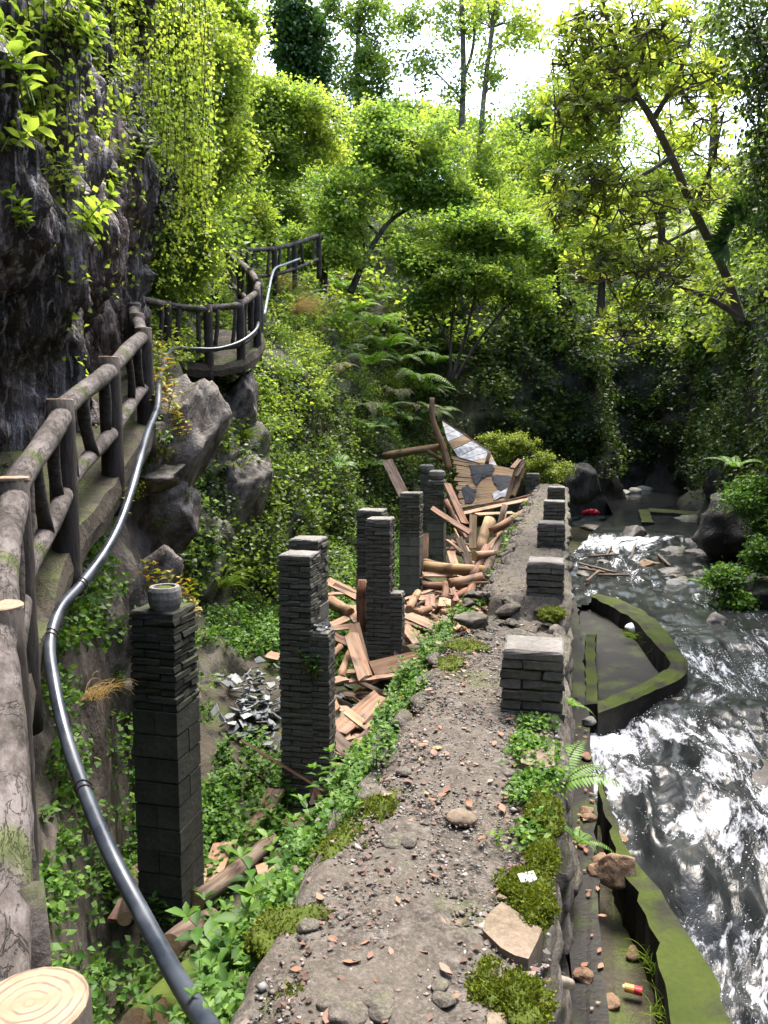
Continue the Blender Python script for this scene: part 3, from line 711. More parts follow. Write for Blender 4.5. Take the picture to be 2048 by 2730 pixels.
def on_floor(x, y, dz=0.0): return (x, y, float(floor_z(x, y))+.5*min(1, max(0, (-(x*UY-y*UX)-3.4)/1.2))*(1 if 6 < y < 20 else 0)+dz)
# far weir kerb on the right bank
fk = thing('weir_kerb', 'mossy L shaped concrete kerb beside the small weir on far bank', 'kerb', pz(1740, 1400, -1.9))
for k, q in enumerate(([pz(1703, 1358, -1.12), pz(1730, 1358, -1.12), pz(1742, 1392, -1.12), pz(1712, 1392, -1.12)], [pz(1730, 1354, -1.12), pz(1862, 1364, -1.12), pz(1862, 1372, -1.12), pz(1732, 1364, -1.12)])):
    child_at(link('kerb_segment', extrude_poly(q[::-1], .8, 'kerb_segment', .2, .03, k), M['mossy']), fk)
bar = extrude_poly([pz(1715, 1385, -1.36), pz(1735, 1385, -1.36), pz(1920, 1400, -1.32), pz(1990, 1560, -1.4), pz(1900, 1490, -1.48), pz(1780, 1440, -1.46)][::-1], .5, 'gravel_bank', .25, .1)
bo_ = link('gravel_bank', bar, M['streamrock']); bo_['kind'] = 'structure'

from mathutils.bvhtree import BVHTree
_gf = grid_faces(GV.shape[0], GV.shape[1], True)
BVH = BVHTree.FromPolygons([tuple(v) for v in GV.reshape(-1, 3).tolist()], _gf.tolist())
_cf = grid_faces(CV.shape[0], CV.shape[1])
CBVH = BVHTree.FromPolygons([tuple(v) for v in CV.reshape(-1, 3).tolist()], _cf.tolist())
def hit(px, py, bvh=None):
    d = ray(px, py).normalized(); o = Vector((0, 0, CAMH)); best = None
    for b in ([bvh] if bvh else [BVH, CBVH]):
        loc, n, i, dist = b.ray_cast(o, d, 200)
        if loc is not None and (best is None or dist < best[2]): best = (loc, n if n.dot(d) < 0 else -n, dist)
    return best
# ------------------------------------------------------------------ brick piers and columns
def brick_mesh(name, dims, seed, chip=.0075):
    rg = random.Random(seed); mb = MB(); a, b, c = dims[0]/2, dims[1]/2, dims[2]/2; e = .005
    V = []; F = []
    for z, ins in ((-c, e), (-c+e, 0), (c-e, 0), (c, e)):                    # softened edges, chipped corners
        for (x, y) in ((-a, -b), (a, -b), (a, b), (-a, b)):
            V.append((x - math.copysign(ins, x) + rg.uniform(-chip, chip), y - math.copysign(ins, y) + rg.uniform(-chip, chip), z + rg.uniform(-chip, chip)*.6))
    F = [(3, 2, 1, 0), (12, 13, 14, 15)]
    for r_ in range(3):
        for k in range(4): F.append((r_*4+k, r_*4+(k+1) % 4, r_*4+4+(k+1) % 4, r_*4+4+k))
    mb.add(V, F); me = mb.mesh(name); return me
BRK = [brick_mesh('brick', (.24, .115, .053), i) for i in range(6)]
BLK = [brick_mesh('block', (.39, .19, .19), 20+i, .004) for i in range(4)]
for m_ in BRK: m_.materials.append(M['brick'])
for m_ in BLK: m_.materials.append(M['block'])
def put(name, me, loc, rz, parent, sc=(1, 1, 1), jig=.012):
    o = bpy.data.objects.new(name, me); COL.objects.link(o); o.location = loc; o.scale = sc; o.parent = parent
    o.rotation_euler = (R.uniform(-jig, jig), R.uniform(-jig, jig), rz + R.uniform(-jig, jig)*1.5); return o
def box(name, x0, x1, y0, y1, z0, z1, mat, parent, rough=.0, seg=1):
    mb = MB(); n = seg; V = []; F = []
    ring = []
    for i in range(n): ring.append((x0+(x1-x0)*i/n, y0))
    for i in range(n): ring.append((x1, y0+(y1-y0)*i/n))
    for i in range(n): ring.append((x1-(x1-x0)*i/n, y1))
    for i in range(n): ring.append((x0, y1-(y1-y0)*i/n))
    m = len(ring)
    zs = [z0, z0+(z1-z0)*.5, z1-.012, z1]
    for k, z in enumerate(zs):
        for (x, y) in ring:
            ins = .01 if k == 3 else 0
            V.append((x*(1-0)+R.uniform(-rough, rough) - math.copysign(ins, x-(x0+x1)/2), y+R.uniform(-rough, rough) - math.copysign(ins, y-(y0+y1)/2), z+(R.uniform(-rough, rough)*.6 if k > 1 else 0)))
    F = [tuple(reversed(range(m))), tuple(range(3*m, 4*m))]
    for k in range(3):
        for i in range(m): F.append((k*m+i, k*m+(i+1) % m, (k+1)*m+(i+1) % m, (k+1)*m+i))
    mb.add(V, F); o = link(name, mb.mesh(name), mat, parent); return o
CH = .0635
def courses(par, z0, n, wd=.365, skip=()):
    """bricks in pinwheel courses, one and a half bricks square"""
    h = wd/2; k = wd/.365
    for c in range(n):
        z = z0 + c*CH + .0265; m = -1 if c % 2 else 1
        lay = [(-h+.12*k, -h+.0575*k, 0), (h-.0575*k, -h+.12*k, 1), (h-.12*k, h-.0575*k, 0), (-h+.0575*k, h-.12*k, 1)]
        if m < 0: lay = [(-x, y, r) for x, y, r in lay]
        for (x, y, r) in lay:
            put('brick', BRK[R.randrange(6)], (x+R.uniform(-.009, .009), y+R.uniform(-.009, .009), z+R.uniform(-.003, .003)), r*math.pi/2, par, (k, k, 1))
def blocks(par, z0, n, wd=.39):
    k = wd/.39
    for c in range(n):
        z = z0 + c*.2 + .095
        for s in (-1, 1):
            x, y = (0, s*.0985*k) if c % 2 == 0 else (s*.0985*k, 0)
            put('block', BLK[R.randrange(4)], (x, y, z), 0 if c % 2 == 0 else math.pi/2, par, (k, k, 1), .003)
def pier(name, label, x, y, zbase, ztop, cat='pier', group=None, wd=.365, nblocks=0, cap=.05, rz=PROT, ext=None):
    t = thing(name, label, cat, (x, y, zbase), rz, group)
    zz = 0.0
    if nblocks:
        blocks(t, 0, nblocks, wd+.012); zz = nblocks*.2
    n = max(0, int(round((ztop - cap - zbase - zz)/CH)))
    courses(t, zz, n, wd); top = zz + n*CH
    h = wd/2 - .02
    box('mortar', -h, h, -h, h, -.05, top-.004, M['mortar'], t)
    if cap: box('mortar_cap', -h-.016, h+.016, -h-.016, h+.016, top-.006, top+cap, M['concrete'], t, .006, 5)
    if ext:                                     # lower brick stub joined on the right
        ex, ey, eh = ext; m = int(eh/CH)
        for c in range(m):
            for yy in (-.0575-.004, .0575+.004):
                if c % 2: put('brick', BRK[R.randrange(6)], (ex + (yy), ey, c*CH+.0265), math.pi/2, t)
                else: put('brick', BRK[R.randrange(6)], (ex, ey+yy, c*CH+.0265), 0, t)
        box('mortar', ex-.105, ex+.105, ey-.105, ey+.105, -.05, m*CH-.003, M['mortar'], t)
        box('mortar_cap', ex-.11, ex+.11, ey-.11, ey+.11, m*CH-.004, m*CH+.03, M['concrete'], t, .005, 3)
    return t, zbase+top+cap
GP = 'brick piers along the stream side of the path'
pl = ['squat grey brick pier with moss patch on top, nearest the sandstone slab',
      'grey brick pier with yellow moss on top, just past the broken gap in path',
      'grey brick pier between the mossy topped pier and the two small end piers',
      'small grey brick pier with fern tuft at its foot, second from path end', 'last small grey brick pier at the far end of the path']
for i in range(5):
    s = 4.75 + i*3.06; p = st(s, -.155); zb = float(path_z(s)) - .03
    pier('brick_pier', pl[i], p.x, p.y, zb, .41 if i else .43, 'pier', GP)
p = at_y(1420, 1300, 21.4); pier('brick_pier', 'grey brick pier beside the collapsed roof and the round bush', p.x, p.y, -.1, .42, 'pier', GP)
GC = 'tall masonry columns left standing in the pit'
COLS = []
def col(px0, px1, py, Y, zb, label, **k):
    p = at_y((px0+px1)/2, py, Y); wd = k.pop('wd', .365)
    t, top = pier('brick_column', label, p.x, Y+wd/2, zb, p.z, 'column', GC, wd, **k); COLS.append((p.x, Y+wd/2, top)); return t
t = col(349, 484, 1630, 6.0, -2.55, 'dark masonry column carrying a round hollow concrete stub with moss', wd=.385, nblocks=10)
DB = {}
for o in t.children:                             # the cliff's shade is put into this column's colour
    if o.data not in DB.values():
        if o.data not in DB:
            m2 = o.data.copy(); m2.materials.clear(); m2.materials.append(M['shadeblock'] if o.name.startswith('block') else M['shadebrick']); DB[o.data] = m2
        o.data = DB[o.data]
col(749, 838, 1478, 8.2, -2.5, 'slender dark brick column with a lower slate topped stub on its side', ext=(.255, -.03, 2.0))
col(768, 868, 1440, 9.2, -2.45, 'block column with rough brick head right behind the slender dark column', wd=.385, nblocks=10)
col(988, 1042, 1381, 11.2, -2.35, 'slim brick column with a low ledge, beside the upright dark post', ext=(.235, -.03, 1.65))
col(955, 1028, 1357, 12.35, -2.3, 'wide topped column of blocks and brick behind the slim brick column', wd=.42, nblocks=8)
col(1070, 1127, 1311, 15.4, -2.1, 'pale block column with brick head standing free among planks', wd=.41, nblocks=8)
col(1144, 1190, 1281, 19.0, -1.9, 'mossy block column with round drum stone, beside collapsed roof boards', wd=.41, nblocks=6)
col(1125, 1152, 1264, 21.0, -1.8, 'brick column with small drum stone, behind the mossy drum column', wd=.3)
col(1082, 1107, 1243, 23.6, -1.7, 'small far brick column beside the leaning grey plank', wd=.31)
def lathe(name, prof, sides, mat, parent=None, wob=0.0):
    V = []; F = []; n = len(prof)
    for (r, z) in prof:
        for k in range(sides):
            a = 2*math.pi*k/sides; q = r*(1+R.uniform(-wob, wob)); V.append((q*math.cos(a), q*math.sin(a), z))
    for i in range(n-1):
        for k in range(sides): F.append((i*sides+k, i*sides+(k+1) % sides, (i+1)*sides+(k+1) % sides, (i+1)*sides+k))
    F.append(tuple(reversed(range(sides)))); F.append(tuple((n-1)*sides+k for k in range(sides)))
    mb = MB(); mb.add(V, F); return link(name, mb.mesh(name, False), mat, parent)
x, y, z = COLS[0]
t = thing('concrete_stub', 'round hollow concrete stub filled with moss on dark column', 'stub', (x+.035, y-.06, z-.005))
lathe('shell', [(.105, -.01), (.128, .05), (.135, .1), (.13, .16), (.118, .19), (.088, .19), (.08, .15)], 24, M['concrete'], t, .012)
lathe('moss_fill', [(.085, .12), (.083, .165), (.05, .185)], 14, M['mosswood'], t, .08)
for k, lb in ((6, 'pale round drum stone on the mossy block column'), (7, 'pale round drum stone on the far brick column')):
    x, y, z = COLS[k]; h = .3 if k == 6 else .28
    tag(lathe('drum_stone', [(.12, -.01), (.19, .03), (.215, .12), (.2, .21), (.15, .245)], 20, M['concrete'], None, .025), lb, 'drum stone', 'drum stones on columns').location = (x, y, z)

# far rubble wall behind the columns
fw = thing('rubble_wall', 'low brown rubble wall behind the far columns', 'wall', at_y(1115, 1290, 25.0))
for k in range(44):
    r_, c_ = divmod(k, 11)
    o = rock('stone', at_y(1052+c_*12+R.uniform(-3, 3), 1310-r_*17, 24.9+R.uniform(0, .1)), (R.uniform(.2, .32), .3, .22), M['orangerock'] if R.random() < .5 else M['wallstone'], seed=k, sub=2, parent=fw)

# ------------------------------------------------------------------ log railings (concrete made to look like logs)
def log(name, a, b, r, parent, mat, knots=True, sag=0.0, r2=None):
    a, b = Vector(a), Vector(b); L = (b-a).length; n = max(3, int(L/.12)); d = (b-a).normalized()
    rg = random.Random(int(a.x*1000)+int(b.y*777)); r2 = r2 or r; ph = rg.random()*6
    pts = []; rad = []
    for i in range(n+1):
        k = i/n; p = Vector((L*k, math.sin(k*4+ph)*.012, -sag*4*k*(1-k) + math.cos(k*3.1+ph)*.01))
        pts.append(p); rad.append((r*(1-k)+r2*k)*(1+rg.uniform(-.05, .05)+.04*math.sin(k*9+ph)))
    V, F = tube(pts, rad, 14, True, .035, rg); mb = MB(); mb.add(V, F); o = link(name, mb.mesh(name, True), mat, parent)
    o.matrix_local = Matrix.Translation(a) @ d.to_track_quat('X', 'Z').to_matrix().to_4x4(); return o
def post(parent, p, h, r, face=True):
    """p: top centre"""
    rg = random.Random(int(p[0]*991)+int(p[1]*57)); n = max(5, int(h/.14)); pts = []; rad = []
    for i in range(n+1):
        k = i/n; pts.append((0, 0, -h*(1-k))); rad.append(r*(1.05-.06*k)*(1+rg.uniform(-.03, .03)))
    V, F = tube(pts, rad, 18, True, .03, rg); mb = MB(); mb.add(V, F)
    o = link('post', mb.mesh('post', True), M['dpost'], parent); o.location = p
    if face:
        V, F = tube([(0, 0, -.006), (0, 0, .006), (0, 0, .011)], [r*.985, r*.985, r*.93], 22, True, .01, rg); mb = MB(); mb.add(V, F)
        c = link('cut_face', mb.mesh('cut_face'), M['rings'], o)
    return o
def baluster(parent, a, b, r): return log('baluster', a, b, r, parent, M['dpost'])
def railing(name, label, tops, r, h, rr, group, low=.62, faces=True, nb=2, over=.0, drop=None, rlow=None):
    tp = [Vector(p) for p in tops]; base = tp[0] - Vector((0, 0, h)); t = thing(name, label, 'railing', (0, 0, 0), 0, group)
    for i, p in enumerate(tp):
        post(t, p, h+.35, r if i or not faces else r*1.15, faces)
        if i+1 < len(tp):
            q = tp[i+1]; dz = Vector((0, 0, -rr*1.25 if drop is None else -drop))
            log('rail', p+dz+(Vector((-.075, .0, -.03)) if i == 0 and faces else Vector()), q+dz, rr, t, M['bark'])
            lz = Vector((0, 0, -h*low)); log('lower_rail', p+lz, q+lz, rr*(rlow or .85), t, M['bark'])
            n = nb
            for k in range(n):
                f = (k+.5+R.uniform(-.12, .12))/n; a = p.lerp(q, f); sl = R.uniform(-.16, .16)
                baluster(t, a+lz*1.0 + (q-p)*sl*.5, a+dz - (q-p)*sl*.5, rr*R.uniform(.5, .72))
    return t
GRL = 'imitation log railings along the cliff walkway'
railing('log_railing', 'grey imitation log railing climbing the stairs under the rock cliff', RAIL, .087, .95, .068, GRL, nb=3)
railing('log_railing', 'curved log railing round the platform above the dark hollow', [RAIL[-1], (-3.72, 12.0, 3.72)] + PLAT, .075, .95, .06, GRL, faces=False, nb=2, low=.8)
railing('log_railing', 'steep log railing climbing back from the platform through green foliage', CLIMB, .075, .9, .065, GRL, faces=False, nb=2, low=.8)
railing('log_railing', 'uppermost log railing running level among bushes on slope', UPPER, .07, .9, .06, GRL, faces=False, nb=2, low=.8)

# ------------------------------------------------------------------ pipes
wp = thing('water_pipe', 'black shiny plastic water pipe sagging along the stair railing', 'pipe')
PP = [(640, 2880, 1.75), (570, 2760, 1.95), (470, 2605, 2.3), (380, 2440, 2.68), (292, 2270, 3.05), (225, 2110, 3.4), (175, 1960, 3.75), (144, 1820, 4.05), (133, 1715, 4.35), (160, 1625, 4.65), (215, 1560, 5.0), (275, 1480, 5.4), (318, 1400, 5.8), (350, 1310, 6.2), (372, 1230, 6.6), (395, 1150, 7.1), (420, 1085, 7.6), (424, 1020, 8.3), (432, 985, 9.2), (450, 940, 10.6), (470, 928, 12.2), (520, 930, 12.9), (580, 930, 13.2), (640, 912, 13.6), (682, 880, 14.2), (690, 850, 14.9)]
PPW = [at_y(q[0], q[1], q[2]*(.94 if 3 < k < 15 else .97 if k in (3, 15) else 1)) for k, q in enumerate(PP)]
pts = spline(PPW, 6); V, F = tube(pts, [.0315]*len(pts), 14); mb = MB(); mb.add(V, F); link('pipe_run', mb.mesh('pipe_run', True), M['pipe'], wp)
for k in (6*5, 6*8+1, 6*10):                    # wire ties
    a = pts[k]; d = (pts[k+1]-pts[k]).normalized()
    for e in (0, .035):
        ring = []
        u_ = d.cross(Vector((0, 0, 1))).normalized(); v_ = d.cross(u_)
        for j in range(13): ring.append(a + d*(e+.006*math.sin(j)) + (u_*math.cos(j*math.pi/6) + v_*math.sin(j*math.pi/6))*.034)
        V, F = tube(ring, [.0035]*13, 5); mb = MB(); mb.add(V, F); link('wire_tie', mb.mesh('wire_tie'), M['wire'], wp)
hp = spline([at_y(800, 690, 21.0), at_y(760, 705, 20.5), at_y(735, 715, 20), at_y(724, 740, 19.4), at_y(716, 780, 18.6), at_y(705, 840, 17)], 6)
V, F = tube(hp, [.03]*len(hp), 8); mb = MB(); mb.add(V, F); tag(link('hose', mb.mesh('hose', True), M['pipegrey']), 'thin grey hose hanging down the slope below the upper railing', 'hose')
a = at_y(1405, 2588, 3.1); b = at_y(1520, 2624, 3.42)
V, F = tube([a, a.lerp(b, .5), b], [.026]*3, 14); V2, F2 = tube([b, b-(b-a)*.3], [.021, .021], 14)
mb = MB(); mb.add(V, F); tag(link('drain_pipe', mb.mesh('drain_pipe', True), M['pipewhite']), 'short rust stained white drain pipe sticking out of the wall', 'pipe')

# ------------------------------------------------------------------ timber
def frame_of(a, b, roll=0.0):
    d = (b-a).normalized(); m = d.to_track_quat('X', 'Z').to_matrix().to_4x4()
    return Matrix.Translation(a) @ m @ Matrix.Rotation(roll, 4, 'X')
def plank_mesh(name, L, w_, th, seed, jag=.04, warp=.012):
    rg = random.Random(seed); n = max(3, int(L/.3)); V = []; F = []
    e0 = [rg.uniform(-jag, jag) for _ in range(4)]; e1 = [rg.uniform(-jag, jag) for _ in range(4)]; ph = rg.random()*6
    for i in range(n+1):
        k = i/n
        for c, (y, z) in enumerate(((-w_/2, -th/2), (0, -th/2), (w_/2, -th/2), (w_/2, th/2), (0, th/2), (-w_/2, th/2))):
            col_ = (0, 1, 2, 2, 1, 0)[c]
            x = L*k + (e0[col_] if i == 0 else e1[col_] if i == n else 0)
            V.append((x, y*(1+rg.uniform(-.02, .02)), z + warp*math.sin(k*3+ph) + warp*.5*k*y/w_))
    for i in range(n):
        for c in range(6): F.append((i*6+c, (i+1)*6+c, (i+1)*6+(c+1) % 6, i*6+(c+1) % 6))
    F += [(0, 1, 2, 3, 4, 5), tuple(n*6+5-k for k in range(6))]
    mb = MB(); mb.add(V, F); return mb.mesh(name)
TONE = {'plank': 'tan brown', 'redwood': 'dark red', 'paleplank': 'pale yellowish', 'oldwood': 'weathered dark grey', 'goldwood': 'golden'}
def toned(label, mat): return label.replace('broken reddish brown', 'broken '+TONE.get(mat.name, 'brown')).replace('round timber pole', 'round '+TONE.get(mat.name, 'brown')+' pole')
def plank(a, b, w_, th, mat, label, group=None, roll=0.0, name='plank', cat='plank', parent=None, seed=None, jag=.04, warp=.012):
    label = toned(label, mat)
    if label.startswith('broken ') and (Vector(b)-Vector(a)).length < .8: label = label.replace('broken ', 'short broken ')
    a, b = Vector(a), Vector(b); o = link(name, plank_mesh(name, (b-a).length, w_, th, seed if seed is not None else R.randrange(99999), jag, warp), mat, parent)
    o.matrix_world = frame_of(a, b, roll)
    if parent is None: tag(o, label, cat, group)
    return o
def pole(a, b, r, mat, label, group=None, name='timber_pole', cat='pole', parent=None, bend=.0, r2=None, mid=None):
    label = toned(label, mat); a, b = Vector(a), Vector(b); m = frame_of(a, b); mi = m.inverted(); rg = random.Random(R.randrange(99999)); L = (b-a).length
    n = max(4, int(L/.25)); pts = []; rad = []
    for i in range(n+1):
        k = i/n; pts.append(Vector((L*k, bend*4*k*(1-k)+rg.uniform(-.006, .006), rg.uniform(-.006, .006)))); rad.append((r*(1-k)+(r2 or r*.85)*k)*(1+rg.uniform(-.05, .05)))
    if mid:
        pts = [mi @ q for q in spline([a]+[Vector(q) for q in mid]+[b], 6)]; rad = [r*(1-i/(len(pts)-1))+(r2 or r)*i/(len(pts)-1) for i in range(len(pts))]
    V, F = tube(pts, rad, 12, True, .03, rg); mb = MB(); mb.add(V, F[:-2], 0); mb.f += F[-2:] if False else []
    o0 = 0
    for f in F[-2:]: mb.f.append(f); mb.m.append(1)
    me = mb.mesh(name, False); me.polygons.foreach_set('use_smooth', [True]*(len(mb.f)-2)+[False]*2)
    o = link(name, me, [mat, M['paleplank']], parent); o.matrix_world = m
    if parent is None: tag(o, label, cat, group)
    return o
def z4(x, y): return 700+x/2.074, 1000+y/2.074         # coordinates read off an enlargement of the photograph
def z3(x, y): return 500+x/2.074, 1500+y/2.074
def z2(x, y): return 0+x/2.074, 2000+y/2.074
def Z(f, x, y, Y): return at_y(*f(x, y), Y)

# collapsed roof
YR = 22.0
TL, TR_, BR_, BL = at_y(1213, 1218, 22.6), at_y(1378, 1254, 22.4), at_y(1350, 1332, 21.2), at_y(1228, 1356, 21.0)
roof = thing('collapsed_roof', 'collapsed plank roof slope with torn black felt patches', 'roof', BL)
def on_roof(u_, v_): return TL.lerp(TR_, u_).lerp(BL.lerp(BR_, u_), v_)
rn = (TR_-TL).cross(BL-TL).normalized(); rn = -rn if rn.y > 0 else rn
NBD = 12
for k in range(NBD):
    v0, v1 = k/NBD, (k+1)/NBD; vm = (v0+v1)/2
    a = on_roof(R.uniform(-.05, .02), vm+R.uniform(-.008, .008)); b = on_roof(1+R.uniform(-.02, .06), vm+R.uniform(-.008, .008)); wd = (on_roof(.5, v1)-on_roof(.5, v0)).length*.93
    o = link('roof_board', plank_mesh('roof_board', (b-a).length, wd, .022, 300+k, .05, .006), M['goldwood'] if R.random() < .75 else M['plank'])
    d = (b-a).normalized(); yv = rn.cross(d).normalized()
    m = Matrix((d, yv, d.cross(yv))).transposed().to_4x4(); o.matrix_world = Matrix.Translation(a + rn*R.uniform(0, .012)) @ m; child_at(o, roof)
def felt(pts_uv, off=.03, mat='felt', nm='felt_patch'):
    rg = random.Random(len(pts_uv)*7+int(pts_uv[0][0]*100)); n = len(pts_uv); mb = MB(); dense = []
    for i in range(n):
        a, b = Vector((*pts_uv[i], 0)), Vector((*pts_uv[(i+1) % n], 0))
        for j in range(4): q = a.lerp(b, j/4); dense.append((q.x+rg.uniform(-.015, .015), q.y+rg.uniform(-.02, .02)))
    T = [on_roof(*q) + rn*(off+rg.uniform(0, .03)) for q in dense]; B = [p - rn*.012 for p in T]; m = len(T)
    c = sum(T, Vector())/m + rn*.02; V = T + B + [c]
    F = [(i, (i+1) % m, 2*m) for i in range(m)] + [((i+1) % m, i, m+i, m+(i+1) % m) for i in range(m)]
    mb.add(V, F); child_at(link(nm, mb.mesh(nm), M[mat]), roof)
felt([(.22, .12), (.62, .02), (.66, .14), (.6, .3), (.45, .42), (.34, .62), (.27, .4)])
felt([(.62, .28), (.96, .25), (1.0, .52), (.85, .78), (.72, .62), (.66, .5)])
felt([(.05, .66), (.18, .56), (.34, .72), (.28, .92), (.1, .96)])
felt([(.66, .8), (.98, .6), (1.02, .9), (.72, .98)], .03, 'feltgrey')
# the second slope behind the ridge, seen from its weathered felt side
U0, U1, U2, U3 = at_y(1179, 1122, 24.2), at_y(1326, 1246, 22.5), at_y(1300, 1240, 22.42), at_y(1222, 1218, 22.55)
U4 = at_y(1192, 1172, 22.75)
r2_ = thing('collapsed_roof', 'curling weathered grey felt slope sticking up behind the plank roof', 'roof', U3)
UT = [U0, at_y(1243, 1158, 23.9), at_y(1306, 1204, 23.3), at_y(1326, 1243, 22.6)]
def upper(f): k_ = min(2, int(f*3)); return UT[k_].lerp(UT[k_+1], f*3-k_)
for k in range(9):
    f0, f1 = k/9, (k+.94)/9
    top0, top1 = upper(f0), upper(f1)
    def low(f): return U0.lerp(U4, f/.3) if f < .3 else (U4.lerp(U3, (f-.3)/.25) if f < .55 else U3.lerp(U2, (f-.55)/.45))
    lo0, lo1 = low(f0), low(f1); off = Vector((0, .03, 0))
    mb = MB(); V = []
    for dy in (0, .025):
        o_ = Vector((.0, dy, 0)); V += [top0+o_, top1+o_, lo1+o_, lo0+o_]
    V = [v + Vector((0, R.uniform(-.02, .02), 0)) for v in V]
    mb.add(V, [(3, 2, 1, 0), (4, 5, 6, 7), (0, 1, 5, 4), (1, 2, 6, 5), (2, 3, 7, 6), (3, 0, 4, 7)])
    child_at(link('felted_board', mb.mesh('felted_board'), M['feltgrey'] if k % 4 != 3 else M['paleplank']), r2_)
child_at(plank(U0+Vector((0, -.02, .02)), UT[2]+Vector((0, -.02, .02)), .05, .03, M['paleplank'], '', roll=1.3, name='edge_board', parent=None), r2_)
for o in r2_.children:
    if 'label' in o:
        for k in ('label', 'category'): del o[k]
pole(Z(z4, 1032, 522, 21.6), Z(z4, 938, 125, 21.9), .1, M['plank'], 'tall curved timber post rising above the collapsed roof', mid=[Z(z4, 1000, 400, 21.7), Z(z4, 960, 300, 21.8), Z(z4, 938, 220, 21.85)], r2=.07, cat='post')
pole(Z(z4, 665, 447, 22.0), Z(z4, 1000, 392, 21.9), .11, M['goldwood'], 'long golden notched beam propped against the curved post', cat='beam')
pole(Z(z4, 910, 412, 21.9), Z(z4, 1000, 475, 21.9), .07, M['plank'], 'short brace pole below the long golden beam', cat='pole')
plank(Z(z4, 688, 470, 21.2), Z(z4, 790, 680, 20.2), .3, .04, M['oldwood'], 'weathered grey plank leaning beside the far brick column', roll=.3)
pole(Z(z4, 1240, 490, 21.6), Z(z4, 1255, 425, 21.7), .06, M['plank'], 'short stub of pole standing on the roof ridge', cat='pole')
for (x0, y0, x1, y1, w0, mt) in ((1380, 520, 1425, 465, .12, 'plank'), (1350, 690, 1420, 480, .13, 'plank'), (1385, 670, 1440, 520, .16, 'goldwood'), (1400, 560, 1450, 480, .12, 'oldwood')):
    plank(Z(z4, x0, y0, 21.2), Z(z4, x1, y1, 21.6), w0, .06, M[mt], 'broken board end stacked upright at the right edge of collapsed roof', 'boards leaning at the roof edge', roll=R.uniform(-.6, .6), name='board_end', cat='board')
GD = 'loose broken timbers heaped in the pit'
LP, LL = 'broken reddish brown plank lying in the timber heap in the pit', 'round timber pole lying in the heap between columns and path'
# individual timbers of the far heap, ends as seen in the photograph
far_t = [ # kind, x0,y0,Y0, x1,y1,Y1, size, mat, label
 ('p', 1020, 605, 18.6, 1122, 822, 17.6, .24, 'redwood', 'dark red plank tilted against the mossy drum column'),
 ('p', 930, 733, 16.8, 1150, 872, 16.6, .2, 'redwood', 'short red board crossing in front of the mossy drum column'),
 ('l', 1012, 690, 17.6, 1110, 905, 17.2, .06, 'redwood', LL), ('p', 1085, 895, 17.0, 1148, 1062, 16.6, .17, 'oldwood', 'dark mossy board leaning over a horizontal log'),
 ('p', 1108, 752, 18.4, 1478, 662, 18.9, .14, 'plank', 'upper of two long boards reaching from the roof onto path'), ('p', 1112, 768, 18.0, 1498, 682, 18.5, .15, 'plank', 'lower of two long boards reaching from the roof onto path'),
 ('l', 1478, 745, 16.6, 1262, 866, 16.2, .1, 'plank', 'brown log propped on the path edge with its round end up'),
 ('p', 1165, 768, 17.6, 1163, 955, 17.2, .17, 'paleplank', 'pale upright board standing in the timber heap'),
 ('l', 1258, 800, 17.0, 1205, 985, 16.4, .13, 'paleplank', 'thick pale log slanting through the timber heap'), ('l', 1340, 720, 17.0, 1290, 930, 16.6, .07, 'oldwood', LL),
 ('l', 890, 1062, 15.6, 1240, 1082, 15.4, .12, 'goldwood', 'long horizontal log lying across behind the pale block column'),
 ('l', 1030, 1160, 14.9, 1235, 1112, 15.3, .12, 'plank', 'fat log with a pale round end lying level'), ('l', 885, 1165, 15.0, 1030, 1168, 15.0, .09, 'redwood', LL),
 ('l', 1172, 1002, 15.6, 1315, 985, 15.8, .1, 'plank', LL), ('l', 1160, 1130, 15.2, 1240, 950, 16.0, .1, 'redwood', LL), ('l', 1225, 1120, 15.2, 1330, 880, 16.4, .09, 'oldwood', LL),
 ('p', 1210, 990, 16.2, 1300, 905, 16.6, .12, 'plank', LP), ('p', 1225, 1000, 16.0, 1312, 925, 16.4, .1, 'plank', LP), ('p', 1180, 775, 17.4, 1390, 760, 17.8, .18, 'plank', LP), ('p', 1055, 780, 17.6, 1120, 900, 17.2, .14, 'redwood', LP),
 ('p', 1020, 910, 16.8, 1100, 985, 16.4, .14, 'plank', LP), ('p', 895, 1105, 15.4, 1060, 1100, 15.5, .16, 'plank', LP), ('p', 1040, 975, 16.4, 1060, 1050, 16.0, .2, 'plank', LP), ('l', 1000, 1250, 14.0, 1010, 1150, 14.6, .07, 'redwood', LL),
 ('l', 1130, 1240, 14.6, 1180, 1090, 15.4, .09, 'redwood', LL), ('p', 900, 1010, 15.8, 905, 880, 16.0, .12, 'plank', LP), ('l', 1290, 1000, 16.0, 1340, 760, 17.2, .06, 'plank', LL)]
for (k, x0, y0, Y0, x1, y1, Y1, sz, mt, lb) in far_t:
    a, b = Z(z4, x0, y0, Y0), Z(z4, x1, y1, Y1); g = GD if lb in (LP, LL) else None
    if k == 'p': plank(a, b, sz, .035, M[mt], lb, g, roll=R.uniform(-.5, .5))
    else: pole(a, b, sz, M[mt], lb, g, bend=R.uniform(-.03, .03))
